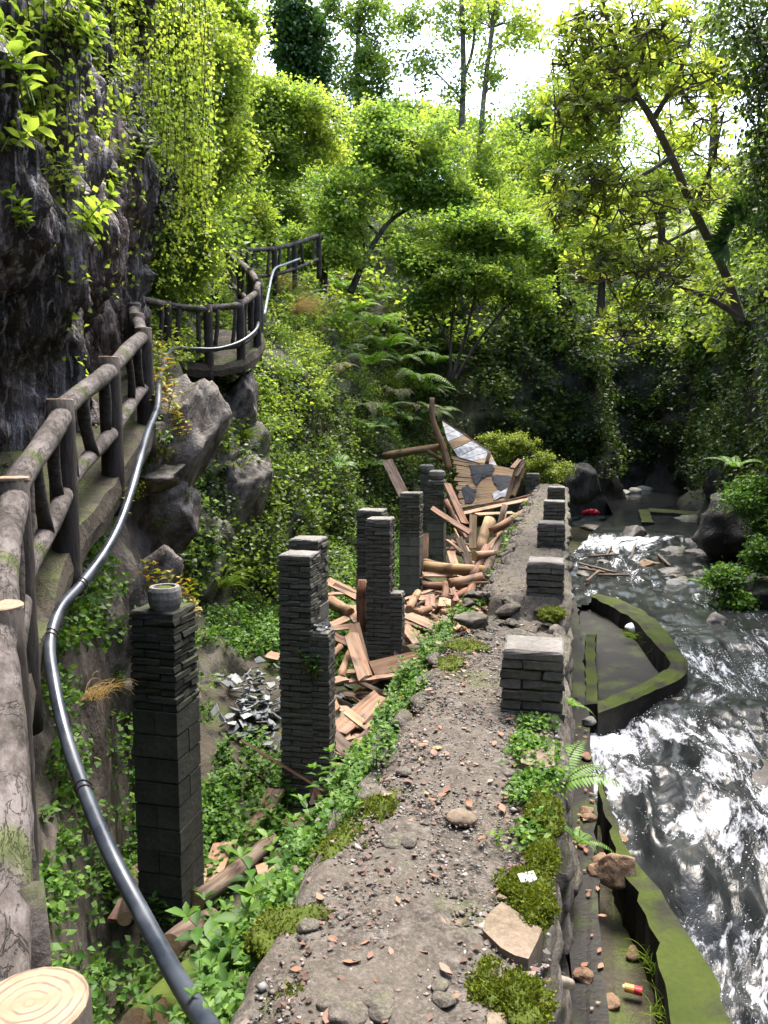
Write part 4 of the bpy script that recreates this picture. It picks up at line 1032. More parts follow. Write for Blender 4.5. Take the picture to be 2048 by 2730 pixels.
near_t = [ # nearer heap (second enlargement)
 ('p', 905, 400, 10.6, 985, 640, 9.9, .24, 'plank', 'wide weathered board leaning on the foot of the slim brick column', .1), ('p', 920, 340, 11.0, 975, 560, 10.6, .2, 'plank', LP, .4),
 ('l', 850, 640, 10.0, 910, 480, 10.8, .07, 'plank', LL, 0), ('l', 780, 525, 11.2, 845, 465, 11.6, .07, 'plank', LL, 0),
 ('p', 1020, 590, 10.4, 1340, 510, 11.2, .26, 'plank', 'broad brown board with a torn felt scrap beside the path', 1.0), ('p', 1250, 560, 10.9, 1365, 590, 10.8, .16, 'redwood', LP, .3),
 ('p', 880, 655, 10.0, 1320, 600, 10.7, .12, 'plank', 'long thin lath lying level across the heap', .1), ('p', 800, 660, 9.8, 880, 640, 10.0, .16, 'plank', LP, .2),
 ('p', 825, 930, 9.0, 1070, 735, 10.0, .3, 'plank', 'wide clean tan plank angled up towards the path edge', .25), ('p', 852, 800, 9.5, 1100, 985, 8.9, .15, 'paleplank', 'greenish pale plank laid across the wide tan plank', .15),
 ('p', 985, 900, 9.2, 1205, 665, 10.1, .12, 'redwood', LP, 1.1), ('p', 1010, 880, 9.3, 1085, 770, 9.8, .16, 'plank', LP, .2), ('l', 1145, 770, 9.8, 1255, 710, 10.1, .06, 'plank', LL, 0), ('p', 1020, 930, 9.1, 1140, 790, 9.7, .16, 'redwood', LP, 1.3),
 ('p', 775, 930, 9.0, 930, 1085, 8.5, .2, 'oldwood', 'grey brown board sliding down behind the slender dark column', .5), ('p', 900, 1020, 8.8, 1010, 930, 9.1, .1, 'oldwood', LP, .6), ('p', 850, 990, 8.9, 910, 960, 9.0, .14, 'plank', LP, .1),
 ('p', 1000, 1000, 8.9, 1140, 920, 9.2, .2, 'plank', LP, .1), ('l', 1215, 615, 10.5, 1280, 700, 10.0, .07, 'oldwood', LL, 0), ('p', 785, 740, 9.6, 820, 820, 9.3, .16, 'plank', LP, .4),
 ('l', 1210, 490, 11.2, 1375, 435, 11.8, .1, 'oldwood', 'dark log with a rotten black end beside the path', 0), ('p', 1375, 490, 11.2, 1435, 300, 12.4, .2, 'oldwood', 'dark stained board lying lengthwise near broken path gap', .2),
 ('p', 1180, 290, 12.4, 1410, 385, 12.0, .16, 'plank', LP, .2), ('p', 1180, 340, 12.2, 1270, 450, 11.6, .14, 'plank', LP, .2), ('p', 1210, 350, 12.1, 1300, 430, 11.7, .12, 'plank', LP, .3), ('p', 1230, 280, 12.7, 1370, 350, 12.3, .14, 'plank', LP, .1),
 ('l', 1225, 260, 12.8, 1275, 165, 13.6, .09, 'plank', 'short upright log stump beside the pale block column', 0), ('l', 1265, 285, 12.7, 1340, 255, 13.0, .09, 'plank', LL, 0), ('p', 1340, 240, 13.0, 1345, 180, 13.5, .2, 'redwood', LP, .1), ('p', 1420, 245, 13.0, 1425, 200, 13.3, .25, 'plank', LP, .1),
 ('l', 1400, 275, 12.9, 1490, 265, 13.0, .07, 'plank', LL, 0), ('p', 1470, 280, 12.9, 1520, 340, 12.5, .3, 'plank', LP, .1), ('p', 1430, 390, 12.1, 1500, 340, 12.4, .18, 'plank', LP, .1), ('p', 1180, 240, 13.1, 1230, 280, 12.8, .15, 'plank', LP, .1),
 ('l', 790, 215, 13.2, 900, 280, 12.7, .13, 'plank', 'thick brown log lying beside the upright dark post', 0), ('p', 870, 240, 13.0, 940, 330, 12.5, .14, 'plank', LP, .3), ('p', 910, 240, 13.0, 975, 320, 12.5, .14, 'plank', LP, .3), ('p', 775, 350, 12.3, 890, 310, 12.6, .22, 'plank', LP, .1), ('p', 775, 365, 12.2, 920, 350, 12.3, .12, 'plank', LP, .6),
 ('p', 775, 100, 14.0, 945, 190, 13.4, .22, 'plank', LP, .4), ('p', 810, 130, 13.8, 945, 200, 13.4, .16, 'redwood', LP, .9), ('p', 775, 180, 13.5, 900, 170, 13.6, .14, 'plank', LP, .1), ('p', 780, 390, 12.0, 900, 450, 11.6, .16, 'redwood', LP, .4),
 ('p', 1170, 445, 11.6, 1175, 560, 11.0, .1, 'plank', LP, .5), ('p', 1150, 560, 10.9, 1160, 440, 11.5, .1, 'redwood', LP, .5), ('p', 1270, 545, 11.0, 1380, 520, 11.1, .1, 'plank', LP, .2),
 ('l', 985, 380, 11.6, 975, 95, 11.75, .13, 'redwood', 'dark red upright post standing by the slim brick column', 0),
 ('p', 165, 355, 12.4, 420, 470, 11.8, .17, 'paleplank', 'pale plank half buried in green weeds left of the columns', .2), ('p', 340, 415, 12.1, 440, 400, 12.2, .12, 'paleplank', LP, .2), ('p', 440, 505, 11.4, 510, 525, 11.3, .2, 'plank', LP, .3),
 ('p', 135, 955, 9.9, 395, 1150, 9.2, .24, 'plank', 'clean tan plank lying by itself on weeds beside slate pile', .15), ('p', 375, 1310, 8.7, 425, 1080, 9.4, .17, 'plank', 'split reddish plank beside the foot of the slender dark column', .3), ('p', 210, 895, 10.0, 400, 950, 9.8, .1, 'plank', LP, .2),
 ('p', 110, 830, 10.2, 200, 945, 9.8, .03, 'paleplank', 'thin stick poking out of the slate pile', .2)]
for (k, x0, y0, Y0, x1, y1, Y1, sz, mt, lb, rl) in near_t:
    a, b = Z(z3, x0, y0, Y0), Z(z3, x1, y1, Y1); g = GD if lb in (LP, LL) else None
    for q in (a, b):                            # nothing sinks below the pit floor
        q.z = max(q.z, float(floor_z(q.x, q.y))+.05)
    if k == 'p': plank(a, b, sz*.85, .03, M[mt], lb, g, roll=rl)
    else: pole(a, b, sz*.85, M[mt], lb, g, bend=R.uniform(-.02, .02))
front_t = [ # timbers in the foreground corner of the pit
 ('l', 1085, 835, 6.1, 1500, 490, 7.3, .085, 'oldwood', 'grey fallen log leaning up to the second column foot'), ('l', 930, 1090, 5.2, 1170, 930, 5.9, .1, 'oldwood', 'peeling brown log end beside the dark column base'),
 ('l', 1085, 1400, 4.1, 1330, 1040, 5.2, .1, 'mosswood', 'thick mossy log half hidden by leaves at path edge'), ('l', 760, 1520, 3.9, 1130, 1170, 5.0, .095, 'mosswood', 'green mossy pole running below the water pipe'),
 ('p', 1435, 590, 7.2, 1590, 520, 7.5, .3, 'plank', 'flat reddish board end sticking out beside foreground leaves'), ('p', 1150, 740, 6.5, 1240, 510, 7.2, .2, 'plank', 'tan split board behind the grey fallen log'), ('p', 1280, 560, 7.2, 1400, 530, 7.4, .3, 'plank', 'short brown board under the grey fallen log'),
 ('p', 1130, 310, 8.2, 1220, 180, 8.8, .22, 'oldwood', 'dark wet board lying behind the dark column'), ('p', 1400, 480, 7.5, 1530, 210, 8.0, .2, 'redwood', 'rotten dark red timber propped at the second column'),
 ('l', 870, 1500, 3.7, 1290, 1420, 4.1, .11, 'mosswood', 'short mossy log lying at the very foot of path'), ('l', 690, 930, 5.7, 760, 640, 6.6, .06, 'oldwood', 'thin bleached stick behind the water pipe'),
 ('p', 1440, 700, 6.7, 1640, 640, 6.9, .26, 'plank', 'tan board below the flat reddish board end'), ('p', 1230, 1480, 3.8, 1370, 1380, 4.1, .1, 'plank', 'small tan slat among leaves at the path edge'), ('p', 640, 940, 5.7, 700, 830, 6.0, .12, 'redwood', 'broken red brown slat under the rock overhang')]
for (k, x0, y0, Y0, x1, y1, Y1, sz, mt, lb) in front_t:
    a, b = Z(z2, x0, y0, Y0), Z(z2, x1, y1, Y1)
    if k == 'p': plank(a, b, sz, .035, M[mt], lb, None, roll=R.uniform(-.3, .3))
    else: pole(a, b, sz, M[mt], lb, None, bend=R.uniform(-.04, .04))
# filler timbers deep in the heap
for k in range(235):
    s = R.uniform(7.4, 14.5) if k < 190 else R.uniform(14, 19.5); t = R.uniform(-2.8, -1.05); p = st(s, t); z = float(floor_z(p.x, p.y)) + .06 + R.random()*.4 + (.3 if s > 14 else 0)*R.random()
    an = R.uniform(0, math.pi); L = R.uniform(.5, 1.7); d = Vector((math.cos(an), math.sin(an), R.uniform(-.15, .35)))*L/2
    if k % 6: plank(Vector((p.x, p.y, z))-d, Vector((p.x, p.y, z))+d, R.uniform(.05, .14), .026, M[R.choice(['plank', 'plank', 'redwood', 'paleplank', 'oldwood', 'plank'])], LP, GD, roll=R.uniform(-.7, .7))
    else: pole(Vector((p.x, p.y, z))-d, Vector((p.x, p.y, z))+d, R.uniform(.04, .08), M[R.choice(['plank', 'redwood', 'oldwood'])], LL, GD)

# ------------------------------------------------------------------ slates
def slate_mesh(seed):
    rg = random.Random(seed); n = rg.randint(4, 6); V = []; a0 = rg.random()
    for z in (-.006, .006):
        rg2 = random.Random(seed*3+1)
        for k in range(n):
            a = 2*math.pi*(k+rg2.uniform(-.3, .3))/n + a0; r = rg2.uniform(.6, 1.05); V.append((r*math.cos(a)*.11, r*math.sin(a)*.085, z+rg.uniform(-.002, .002)))
    F = [tuple(reversed(range(n))), tuple(range(n, 2*n))] + [(k, (k+1) % n, n+(k+1) % n, n+k) for k in range(n)]
    mb = MB(); mb.add(V, F); me = mb.mesh('slate_shard'); me.materials.append(M['slate']); return me
SLM = [slate_mesh(i) for i in range(9)]
def slate(p, sc, label, group):
    o = bpy.data.objects.new('slate_shard', SLM[R.randrange(9)]); COL.objects.link(o); o.location = p; o.scale = (sc, sc, 1)
    o.rotation_euler = (R.gauss(0, .35), R.gauss(0, .35), R.uniform(0, 6.3)); return tag(o, label, 'slate', group)
for k in range(165):
    x, y = R.gauss(375, 85), R.gauss(830, 120)
    if not (90 < x < 540 and 560 < y < 1130): continue
    p = at_z(*z3(x, y), -2.26); p = at_z(*z3(x, y), on_floor(p.x, p.y)[2]); p.z += R.uniform(.02, .14)
    slate(p, R.uniform(.5, 1.25), 'grey slate shard in the slate pile between the two dark columns', 'slates in the pile')
for k in range(115):
    s = R.uniform(8.4, 15); t = R.uniform(-3.1, -1.1); p = st(s, t); p.z = float(floor_z(p.x, p.y)) + R.uniform(.04, .28)
    slate(p, R.uniform(.6, 1.4), 'dark slate shard scattered among the broken timbers', 'slates among the timbers')
x, y, z = COLS[1]
for k in range(14): p = Vector((x, y, -.47)) + Matrix.Rotation(PROT, 3, 'Z') @ Vector((.255+R.uniform(-.08, .08), -.03+R.uniform(-.08, .08), R.uniform(0, .03))); slate(p, R.uniform(.3, .5), 'small slate chip on the stub of the slender dark column', 'slate chips on the stub')

# ------------------------------------------------------------------ boulders and stones
def bank_rock(px, py, k, dims, mat, label, seed, rz, tilt=(0, 0), sub=4):
    h_ = hit(px, py, BVH); p = h_[0] - h_[1]*k
    rock('boulder', p, dims, M[mat], label, 'boulder', None, seed, rz, sub, tilt=tilt, facets=18, rough=.13)
bank_rock(430, 1390, .1, (1.3, .9, 1.0), 'boulder', 'big brown boulder under the stair railing behind the round stub', 5, .3)
bank_rock(490, 1180, .1, (.9, .8, 2.0), 'bankrock', 'tall pale rock slab slanting below the yellow leaved plants', 6, .5, (0, .45))
bank_rock(610, 1120, .1, (.9, .9, 2.2), 'bankrock', 'tall rock rib beside the dark hollow under the platform', 7, .2, (0, .4))
bank_rock(450, 1280, .2, (.9, .7, .5), 'boulder', 'flat brown rock wedged above the big boulder', 8, .1)
bank_rock(620, 1360, .1, (1.0, .8, 1.9), 'bankrock', 'leaning brown rock beside the block column head', 9, .4, (0, .5))
bank_rock(160, 2010, .2, (.5, .5, .45), 'boulder', 'brown lump of rock hanging over the black recess', 10, .4)
for k, (px, py, q) in enumerate(((230, 1640, .5), (330, 1900, .5), (390, 1620, .6), (560, 1560, .8), (660, 1480, .7), (540, 1450, .9), (700, 1330, .7), (470, 1110, .8), (530, 1240, 1.0), (570, 1340, .9), (600, 1230, .8), (660, 1200, .9), (690, 1260, .8), (420, 1230, .6), (600, 1480, .8))):
    bank_rock(px, py, .18, (q*.9, q*.7, q*1.7), 'bankrock' if k % 3 else 'boulder', 'brown rock bulging from the bank below the stair railing', 400+k, R.random(), (R.uniform(-.2, .2), R.uniform(.25, .7)), 3)
for o_ in [o for o in COL.objects if o.get('label', '').startswith('brown rock bulging')]: o_['group'] = 'rocks in the bank below the railing'
bank_rock(300, 1720, .15, (.7, .6, 1.4), 'bankrock', 'mossy rock face beside the dark column, behind the pipe', 12, .2)
GS = 'rocks lying in the stream bed'
SR = [(1685, 1430, .85, .7, .6, 'mossy round green boulder in the middle of the stream'), (1835, 1400, 1.5, 1.0, .6, 'large flat brown rock behind the small stones on right bank'), (1800, 1445, .9, .7, .5, None), (1835, 1455, .6, .5, .35, None), (1792, 1475, .75, .5, .3, None), (1865, 1480, .8, .5, .25, None), (1710, 1452, .4, .3, .25, None),
      (1890, 1500, .6, .4, .3, None), (1880, 1535, .7, .35, .2, None), (1785, 1528, .55, .5, .25, None), (1815, 1552, .65, .4, .2, None), (1855, 1515, .4, .3, .2, None), (1930, 1520, .5, .4, .25, None), (1885, 1560, .5, .3, .15, None), (1800, 1540, .3, .2, .15, None),
      (1908, 1655, .3, .25, .22, 'small dark wet stone poking out of the smooth current'), (1640, 1480, .4, .3, .12, None), (1600, 1500, .5, .35, .15, None), (1570, 1520, .4, .3, .15, None), (1555, 1530, .5, .3, .15, None), (1620, 1502, .4, .3, .12, None),
      (1730, 1505, .5, .4, .25, 'rusty brown rock caught in the rapids beside driftwood'), (1575, 1408, .7, .5, .2, None), (1850, 1425, .5, .4, .3, None)]
for k, (px, py, a, b, c, lb) in enumerate(SR):
    p = at_z(px, py, -1.44 + (0 if k else .12)); rock('stream_rock' if k else 'boulder', p, (a, b, c), M['orangerock'] if lb and 'rusty' in lb else M['streamrock'], lb or 'grey stream stone lying in shallow water by the right bank', 'rock', GS, 60+k, R.uniform(0, 3), 3)
rock('boulder', at_y(2000, 1420, 16.5)+Vector((.5, .6, -.1)), (1.9, 1.8, 2.3), M['darkrock'], 'huge dark boulder on the right bank, hollow beneath', 'boulder', None, 91, .2, 4, facets=16, rough=.26)
rock('boulder', at_y(2010, 1610, 13.2)+Vector((.6, .6, -.1)), (1.6, 1.3, .8), M['darkrock'], 'low dark rock at the water edge under ferny leaves', 'boulder', None, 92, .7, 4)
rock('boulder', at_y(1560, 1290, 25.5), (1.3, 1.2, 1.3), M['darkrock'], 'moss sheeted rock at the pool edge behind end piers', 'boulder', None, 93, .7, 3)
for k, (px, py, sx) in enumerate(((1615, 1318, .8), (1655, 1316, .9), (1690, 1312, .6), (1720, 1305, .7), (1770, 1296, .6), (1800, 1294, .7), (1825, 1290, .5), (1640, 1325, .5))):
    p = at_z(px, py, -1.2); rock('pale_rock', p, (sx, .6, .35), M['pale'], 'pale wet rock along the waterline of the far pool', 'rock', 'pale rocks at far pool', 130+k, R.random(), 2)
rock('rock', pz(1645, 2315, -1.24), (.28, .2, .2), M['orangerock'], 'orange brown rock wedged at the end of mossy kerb', 'rock', None, 15, .3, 3)
for k, (px, py, q) in enumerate(((1690, 2190, .42), (1985, 2060, .8), (1870, 2030, .5), (1960, 2230, .6), (2010, 2600, .6), (1745, 2330, .4), (1820, 1880, .4), (1700, 2075, .3), (1905, 2420, .5))):
    p = at_z(px, py, -1.9); p = at_z(px, py, float(water_z(to_st(p.x, p.y)[0]))); p.z -= q*.12
    rock('rapids_rock', p, (q, q*.8, q*.55), M['orangerock'] if k in (0, 7) else M['streamrock'], ('rusty brown' if k in (0, 7) else 'dark wet') + ' rock breaking through the white rapids', 'rock', 'rocks in the rapids', 640+k, R.random()*3, 3)
GOR = 'small orange stones on the dark ledge'
for k, (px, py) in enumerate(((1562, 2018), (1565, 2160), (1655, 2235), (1585, 2320), (1567, 2178), (1545, 2250), (1630, 2672), (1690, 2540), (1560, 2600), (1600, 2290))):
    rock('rock', pz(px, py, -1.27 if px < 1615 else -1.58), (.12, .1, .05), M['orangerock'], 'small flat orange stone lying on the dark ledge or gutter', 'stone', GOR, 30+k, R.random()*3, 2)
rock('rock', pz(1570, 1922, -1.25), (.15, .12, .08), M['concrete'], 'pale round stone on the ledge behind the fern', 'stone', None, 16, .3, 2)
rock('rock', pz(1692, 1676, -1.42), (.28, .22, .16), M['white'], 'smooth white stone lying inside the mossy basin', 'stone', None, 17, .3, 3, facets=3, rough=.04)
# slabs on the path rim
def slab(px_pts, z, th, mat, label, seed):
    mb = MB(); top = [at_z(px, py, z) for px, py in px_pts]; me = extrude_poly(top, th, 'flagstone', .06, .012, seed)
    return tag(link('flagstone', me, M[mat]), label, 'stone')
M['sandstone'] = m_rock('sandstone', [(.4, (.11, .082, .05)), (.5, (.19, .145, .098)), (.6, (.25, .2, .155))], 3, 1, .05, .7, .012)
slab([(1335, 2402), (1395, 2442), (1433, 2470), (1432, 2500), (1412, 2558), (1370, 2545), (1325, 2520), (1285, 2478), (1290, 2440)], .035, .12, 'sandstone', 'yellowish angular sandstone slab at the outer rim of the path', 3)
slab([(1395, 2000), (1480, 1990), (1478, 2040), (1440, 2048), (1385, 2032)], .05, .1, 'sandstone', 'flat tan stone set at the path rim above the fern', 4)
slab([(1375, 2590), (1425, 2585), (1418, 2630), (1380, 2640)], .03, .12, 'sandstone', 'small pale stone at the rim beside the drain pipe', 6)
slab([(1310, 2705), (1360, 2700), (1375, 2780), (1300, 2790)], .03, .12, 'sandstone', 'pale rim stone next to a bright moss cushion', 7)
slab([(1380, 2330), (1425, 2322), (1435, 2345), (1390, 2358)], .04, .06, 'pale', 'white flaky stone lying on moss at the rim', 8)
for k, (px, py, q) in enumerate(((920, 2700, .1), (1010, 2660, .08), (1015, 2690, .07), (985, 2115, .12), (1185, 2665, .06), (1170, 2625, .05), (905, 2700, .06), (1050, 2240, .1), (1230, 2180, .1), (1090, 2240, .08), (1075, 2060, .07), (815, 2470, .07), (880, 2675, .06))):
    rock('rock', at_z(px, py, .015), (q*1.2, q, q*.5), M['wallstone'] if k != 8 else M['sandstone'], 'small grey stone lying loose on the gravel path', 'stone', 'loose stones on the path', 200+k, R.random()*3, 2)
# driftwood and litter
for k, (x0, y0, x1, y1) in enumerate(((540, 890, 760, 960), (600, 850, 780, 850), (580, 1000, 660, 950), (660, 960, 840, 975), (1010, 840, 1080, 920), (540, 920, 700, 960), (850, 860, 870, 800), (700, 850, 730, 800), (950, 560, 1060, 740), (820, 660, 900, 640))):
    f = lambda x, y: at_z(1300+x/2.218, 1100+y/2.218, -1.36); pole(f(x0, y0), f(x1, y1)+Vector((0, 0, .05)), .03, M['oldwood'], 'thin driftwood stick snagged on stones in the stream', 'driftwood in the stream', 'driftwood', 'driftwood')
lt = thing('litter_bottle', 'small red and orange bottle lying in the wet gutter', 'bottle', pz(1690, 2645, -1.56))
a, b = pz(1664, 2640, -1.56), pz(1712, 2652, -1.56); d = (b-a)
def seg(nm, f0, f1, r, mt):
    V, F = tube([a+d*f0-lt.location, a+d*f1-lt.location], [r, r], 14); mb = MB(); mb.add([v+Vector((0, 0, .02)) for v in V], F); link(nm, mb.mesh(nm), M[mt], lt)
seg('cap', -.08, .02, .012, 'white'); seg('label_band', .02, .55, .024, 'orange'); seg('body', .55, 1.0, .0245, 'red')
rg_ = thing('litter_bag', 'crumpled red plastic litter caught at the weir', 'litter', pz(1575, 1365, -1.3))
for k in range(3): rock('crumple', pz(1565+k*12, 1366, -1.28), (.26, .2, .2), M['red'], seed=70+k, sub=2, parent=rg_, rough=.35)
# dead leaves on the path
def dleaf_mesh(seed):
    rg = random.Random(seed); prof = ((0, .0), (.2, .16), (.45, .24), (.75, .17), (1, 0)); V = []; F = []
    cu = rg.uniform(.05, .25); tw = rg.uniform(-.1, .1)
    for (x, w_) in prof:
        for s_ in (-1, 0, 1): V.append((x-.5, s_*w_*rg.uniform(.85, 1.15), cu*abs(s_)*w_*1.2 + .12*(x-.5)**2 + tw*s_*x + (.012 if s_ == 0 else 0)))
    for i in range(4):
        for c in range(2): F.append((i*3+c, i*3+c+1, i*3+c+4, i*3+c+3))
    mb = MB(); mb.add(V, F); me = mb.mesh('dead_leaf'); me.materials.append(M['dead']); return me
DLM = [dleaf_mesh(i) for i in range(6)]
for k in range(150):
    if k < 110:
        s = R.uniform(1.9, 6.2) if k < 85 else R.uniform(7.6, 18); t = R.choice([R.uniform(-.85, 0), R.gauss(-.65, .12)]); p = st(s, t, float(path_z(s))+.02); lb, gr = 'dry brown fallen leaf lying on the gravel path', 'fallen leaves on path'
    else:
        s = R.uniform(3, 9); t = R.uniform(.14, .3); p = st(s, t, -1.265); lb, gr = 'brown fallen leaf lying on the dark ledge', 'fallen leaves on ledge'
    o = bpy.data.objects.new('dead_leaf', DLM[R.randrange(6)]); COL.objects.link(o); o.location = p; q = R.uniform(.03, .07); o.scale = (q, q, q)
    o.rotation_euler = (R.gauss(0, .15), R.gauss(0, .15), R.uniform(0, 6.3)); tag(o, lb, 'leaf', gr)
# ------------------------------------------------------------------ foliage tools
def unit(a): return a/(np.linalg.norm(a, axis=-1)[..., None]+1e-9)
T2 = (np.array([(0, 0, 0), (.26, .42, .1), (0, 1, -.06), (-.26, .42, .1)]), np.array([(0, 1, 2), (0, 2, 3)]))
T2W = (np.array([(0, 0, 0), (.4, .42, .1), (0, 1, -.08), (-.4, .42, .1)]), np.array([(0, 1, 2), (0, 2, 3)]))
T6 = (np.array([(0, 0, 0), (.2, .3, .07), (.22, .62, .06), (0, 1, -.14), (-.22, .62, .06), (-.2, .3, .07), (0, .5, .0)]), np.array([(0, 1, 6), (1, 2, 6), (2, 3, 6), (3, 4, 6), (4, 5, 6), (5, 0, 6)]))
TL_ = (np.array([(0, 0, 0), (.11, .35, .04), (.13, .68, .03), (0, 1, -.12), (-.13, .68, .03), (-.11, .35, .04), (0, .5, -.01)]), np.array([(0, 1, 6), (1, 2, 6), (2, 3, 6), (3, 4, 6), (4, 5, 6), (5, 0, 6)]))
def leaf_arrays(pos, axis, nrm, size, tm):
    a = unit(axis); r = unit(np.cross(a, nrm)); n = np.cross(r, a)
    tv, tf = tm; k = len(tv); N = len(pos)
    V = pos[:, None, :] + size[:, None, None]*(tv[None, :, 0, None]*r[:, None, :] + tv[None, :, 1, None]*a[:, None, :] + tv[None, :, 2, None]*n[:, None, :])
    F = tf[None] + (np.arange(N)*k)[:, None, None]
    return V.reshape(-1, 3), F.reshape(-1, 3)
def leaf_mesh(name, pos, size, tm=T2, droop=.3, flat=.6, out=None):
    """leaves at pos: axis mostly sideways with droop, normal mostly up"""
    N = len(pos); ax = G.normal(size=(N, 3)); ax[:, 2] = ax[:, 2]*.5 - droop
    if out is not None: ax += out*.9
    nr = G.normal(size=(N, 3))*(1-flat) + np.array([0, 0, 1.0])*flat
    sz = size*G.uniform(.6, 1.35, N) if np.isscalar(size) else size
    V, F = leaf_arrays(pos, ax, nr, sz, tm)
    return mesh_np(name, V, F)
def clump_points(C, rad, n, flat=.65, hollow=.35):
    C = np.asarray(C, float); k = len(C); rad = np.broadcast_to(rad, (k,))
    d = unit(G.normal(size=(k, n, 3))); r = (hollow + (1-hollow)*G.random((k, n, 1))**.5)
    off = d*r*rad[:, None, None]*np.array([1, 1, flat]) 
    return (C[:, None, :]+off).reshape(-1, 3), d.reshape(-1, 3)
def loft_samples(n, dens):
    """points on the gorge walls, weighted by area and by dens(P)"""
    A, B, C_ = GV[:-1, :-1], GV[1:, :-1], GV[:-1, 1:]
    ar = np.linalg.norm(np.cross(B-A, C_-A), axis=2).ravel(); cen = ((A+B+C_)/3).reshape(-1, 3); nn = GN[:-1, :-1].reshape(-1, 3)
    w_ = ar*dens(cen)*inview(cen, 300); cs = np.cumsum(w_); i = np.searchsorted(cs, G.random(n)*cs[-1])
    e1, e2 = (B-A).reshape(-1, 3)[i], (C_-A).reshape(-1, 3)[i]
    P = A.reshape(-1, 3)[i] + e1*G.random((n, 1)) + e2*G.random((n, 1))
    return P, nn[i]
def stuff(name, me, mat, label, cat='undergrowth'):
    o = link(name, me, mat); return tag(o, label, cat, kind='stuff')
def outward(nn, P):                               # make normals point into the gorge
    to = unit(np.array([1.5, 14.0, 6.0])-P); s_ = np.sign((nn*to).sum(1)); s_[s_ == 0] = 1
    return nn*s_[:, None]
def patchy(P, sc, lo, hi): return np.clip((fbm(P*sc, 3)-lo)/(hi-lo), 0, 1)
def bushes_on_slope(name, label, n, dens, rad, nl, size, mat, tm=T2, lift=.35, flat=.7, droop=.3):
    P, nn = loft_samples(n, dens); nn = outward(nn, P); r = G.uniform(rad[0], rad[1], n)
    C = P + nn*r[:, None]*lift + np.array([0, 0, 1])*r[:, None]*.15
    pos, d = clump_points(C, r, nl, flat)
    sz = np.repeat(r/np.mean(rad), nl)**.3*size*G.uniform(.6, 1.35, len(pos))
    if size > .1: sz = sz*np.clip(np.linalg.norm(pos, axis=1)/28, .45, 1.1)
    return stuff(name, leaf_mesh(name, pos, sz, tm, droop, .55, d*.5), M[mat], label)
# ------------------------------------------------------------------ undergrowth on the gorge walls
def z_left(P): return ((P[:, 0] < 2.0) & (P[:, 1] + 1.4*fbm(P*.7, 2) > np.where(P[:, 2] < 2.6, 12.4, 9.5)) & (P[:, 1] < 27)).astype(float)
def dn_hill_bright(P):
    d = z_left(P)*(P[:, 2] > 1.3)*(P[:, 2] < 7.5)*patchy(P, .6, -.25, .35)
    return d*np.where((P[:, 1] < 17), 1.4, .5)
def dn_hill_mid(P): return z_left(P)*(P[:, 2] > -1.9)*(P[:, 2] < 8)*np.where(P[:, 2] < 1.2, 1.3, 1.0)
def dn_up(P): return (P[:, 1] > 11)*(P[:, 2] > 4.2)*(P[:, 2] < 24)*np.where(P[:, 0] > 5.5, .8, 1)*np.clip(40/(10+P[:, 1]), 0, 2)
def dn_far(P): return (P[:, 1] > 21)*(P[:, 0] > 1.0)*(P[:, 2] > -.2)*(P[:, 2] < 9)*(.3+patchy(P, .5, -.6, .3))
def dn_right(P): return (P[:, 0] > 6)*(P[:, 1] > 5)*(P[:, 1] < 33)*(P[:, 2] > -.4)*(P[:, 2] < 20)*patchy(P, .7, -.5, .2)*np.clip(30/(5+P[:, 1]), .5, 2)
def dn_bank(P): return (P[:, 0] < -.5)*(P[:, 1] > 2.2)*(P[:, 1] < 13)*(P[:, 2] > -2.2)*(P[:, 2] < 2.2)*patchy(P, 1.3, .05, .5)
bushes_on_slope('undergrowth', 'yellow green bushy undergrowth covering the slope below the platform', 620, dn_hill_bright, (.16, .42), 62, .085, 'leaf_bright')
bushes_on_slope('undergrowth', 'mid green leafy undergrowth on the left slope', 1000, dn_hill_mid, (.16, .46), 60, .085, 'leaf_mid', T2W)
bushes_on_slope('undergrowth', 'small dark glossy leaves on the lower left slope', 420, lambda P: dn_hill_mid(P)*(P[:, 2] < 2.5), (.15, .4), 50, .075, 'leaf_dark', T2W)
bushes_on_slope('undergrowth', 'bright green scrub covering the upper slopes', 2300, dn_up, (.45, 1.15), 85, .17, 'leaf_bright', T2W, .45)
bushes_on_slope('undergrowth', 'fresh green scrub mixed into the upper slopes', 1500, dn_up, (.4, 1.0), 80, .16, 'leaf_mid', T2W, .45)
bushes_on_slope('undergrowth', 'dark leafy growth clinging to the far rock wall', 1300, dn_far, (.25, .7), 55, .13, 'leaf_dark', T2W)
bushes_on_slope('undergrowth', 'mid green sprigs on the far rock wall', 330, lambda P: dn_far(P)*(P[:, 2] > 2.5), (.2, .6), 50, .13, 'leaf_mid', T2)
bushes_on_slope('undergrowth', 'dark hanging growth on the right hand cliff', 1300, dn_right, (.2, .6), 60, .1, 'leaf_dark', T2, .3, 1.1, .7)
bushes_on_slope('undergrowth', 'mid green scrub hanging from the upper right cliff', 800, lambda P: (P[:, 0] > 5)*(P[:, 1] > 6)*(P[:, 2] > 4.5)*(P[:, 2] < 24)*np.clip(30/(5+P[:, 1]), .4, 2), (.3, .8), 65, .12, 'leaf_mid', T2W, .4, .9, .5)
bushes_on_slope('undergrowth', 'scattered lighter leaves on the right hand cliff', 260, dn_right, (.15, .5), 40, .1, 'leaf_gloss', T2)
def dn_edge(P):
    rz_ = np.interp(P[:, 1], [p[1] for p in RAIL], [p[2] for p in RAIL])-.95
    return (P[:, 0] < -.6)*(P[:, 1] > 2.0)*(P[:, 1] < 9.5)*(np.abs(P[:, 2]-rz_+.25) < .35)*patchy(P, 1.1, -.3, .2)
bushes_on_slope('undergrowth', 'mossy fringe hanging along the walkway edge below railing', 300, dn_edge, (.06, .16), 60, .035, 'moss_leaf', T2W)
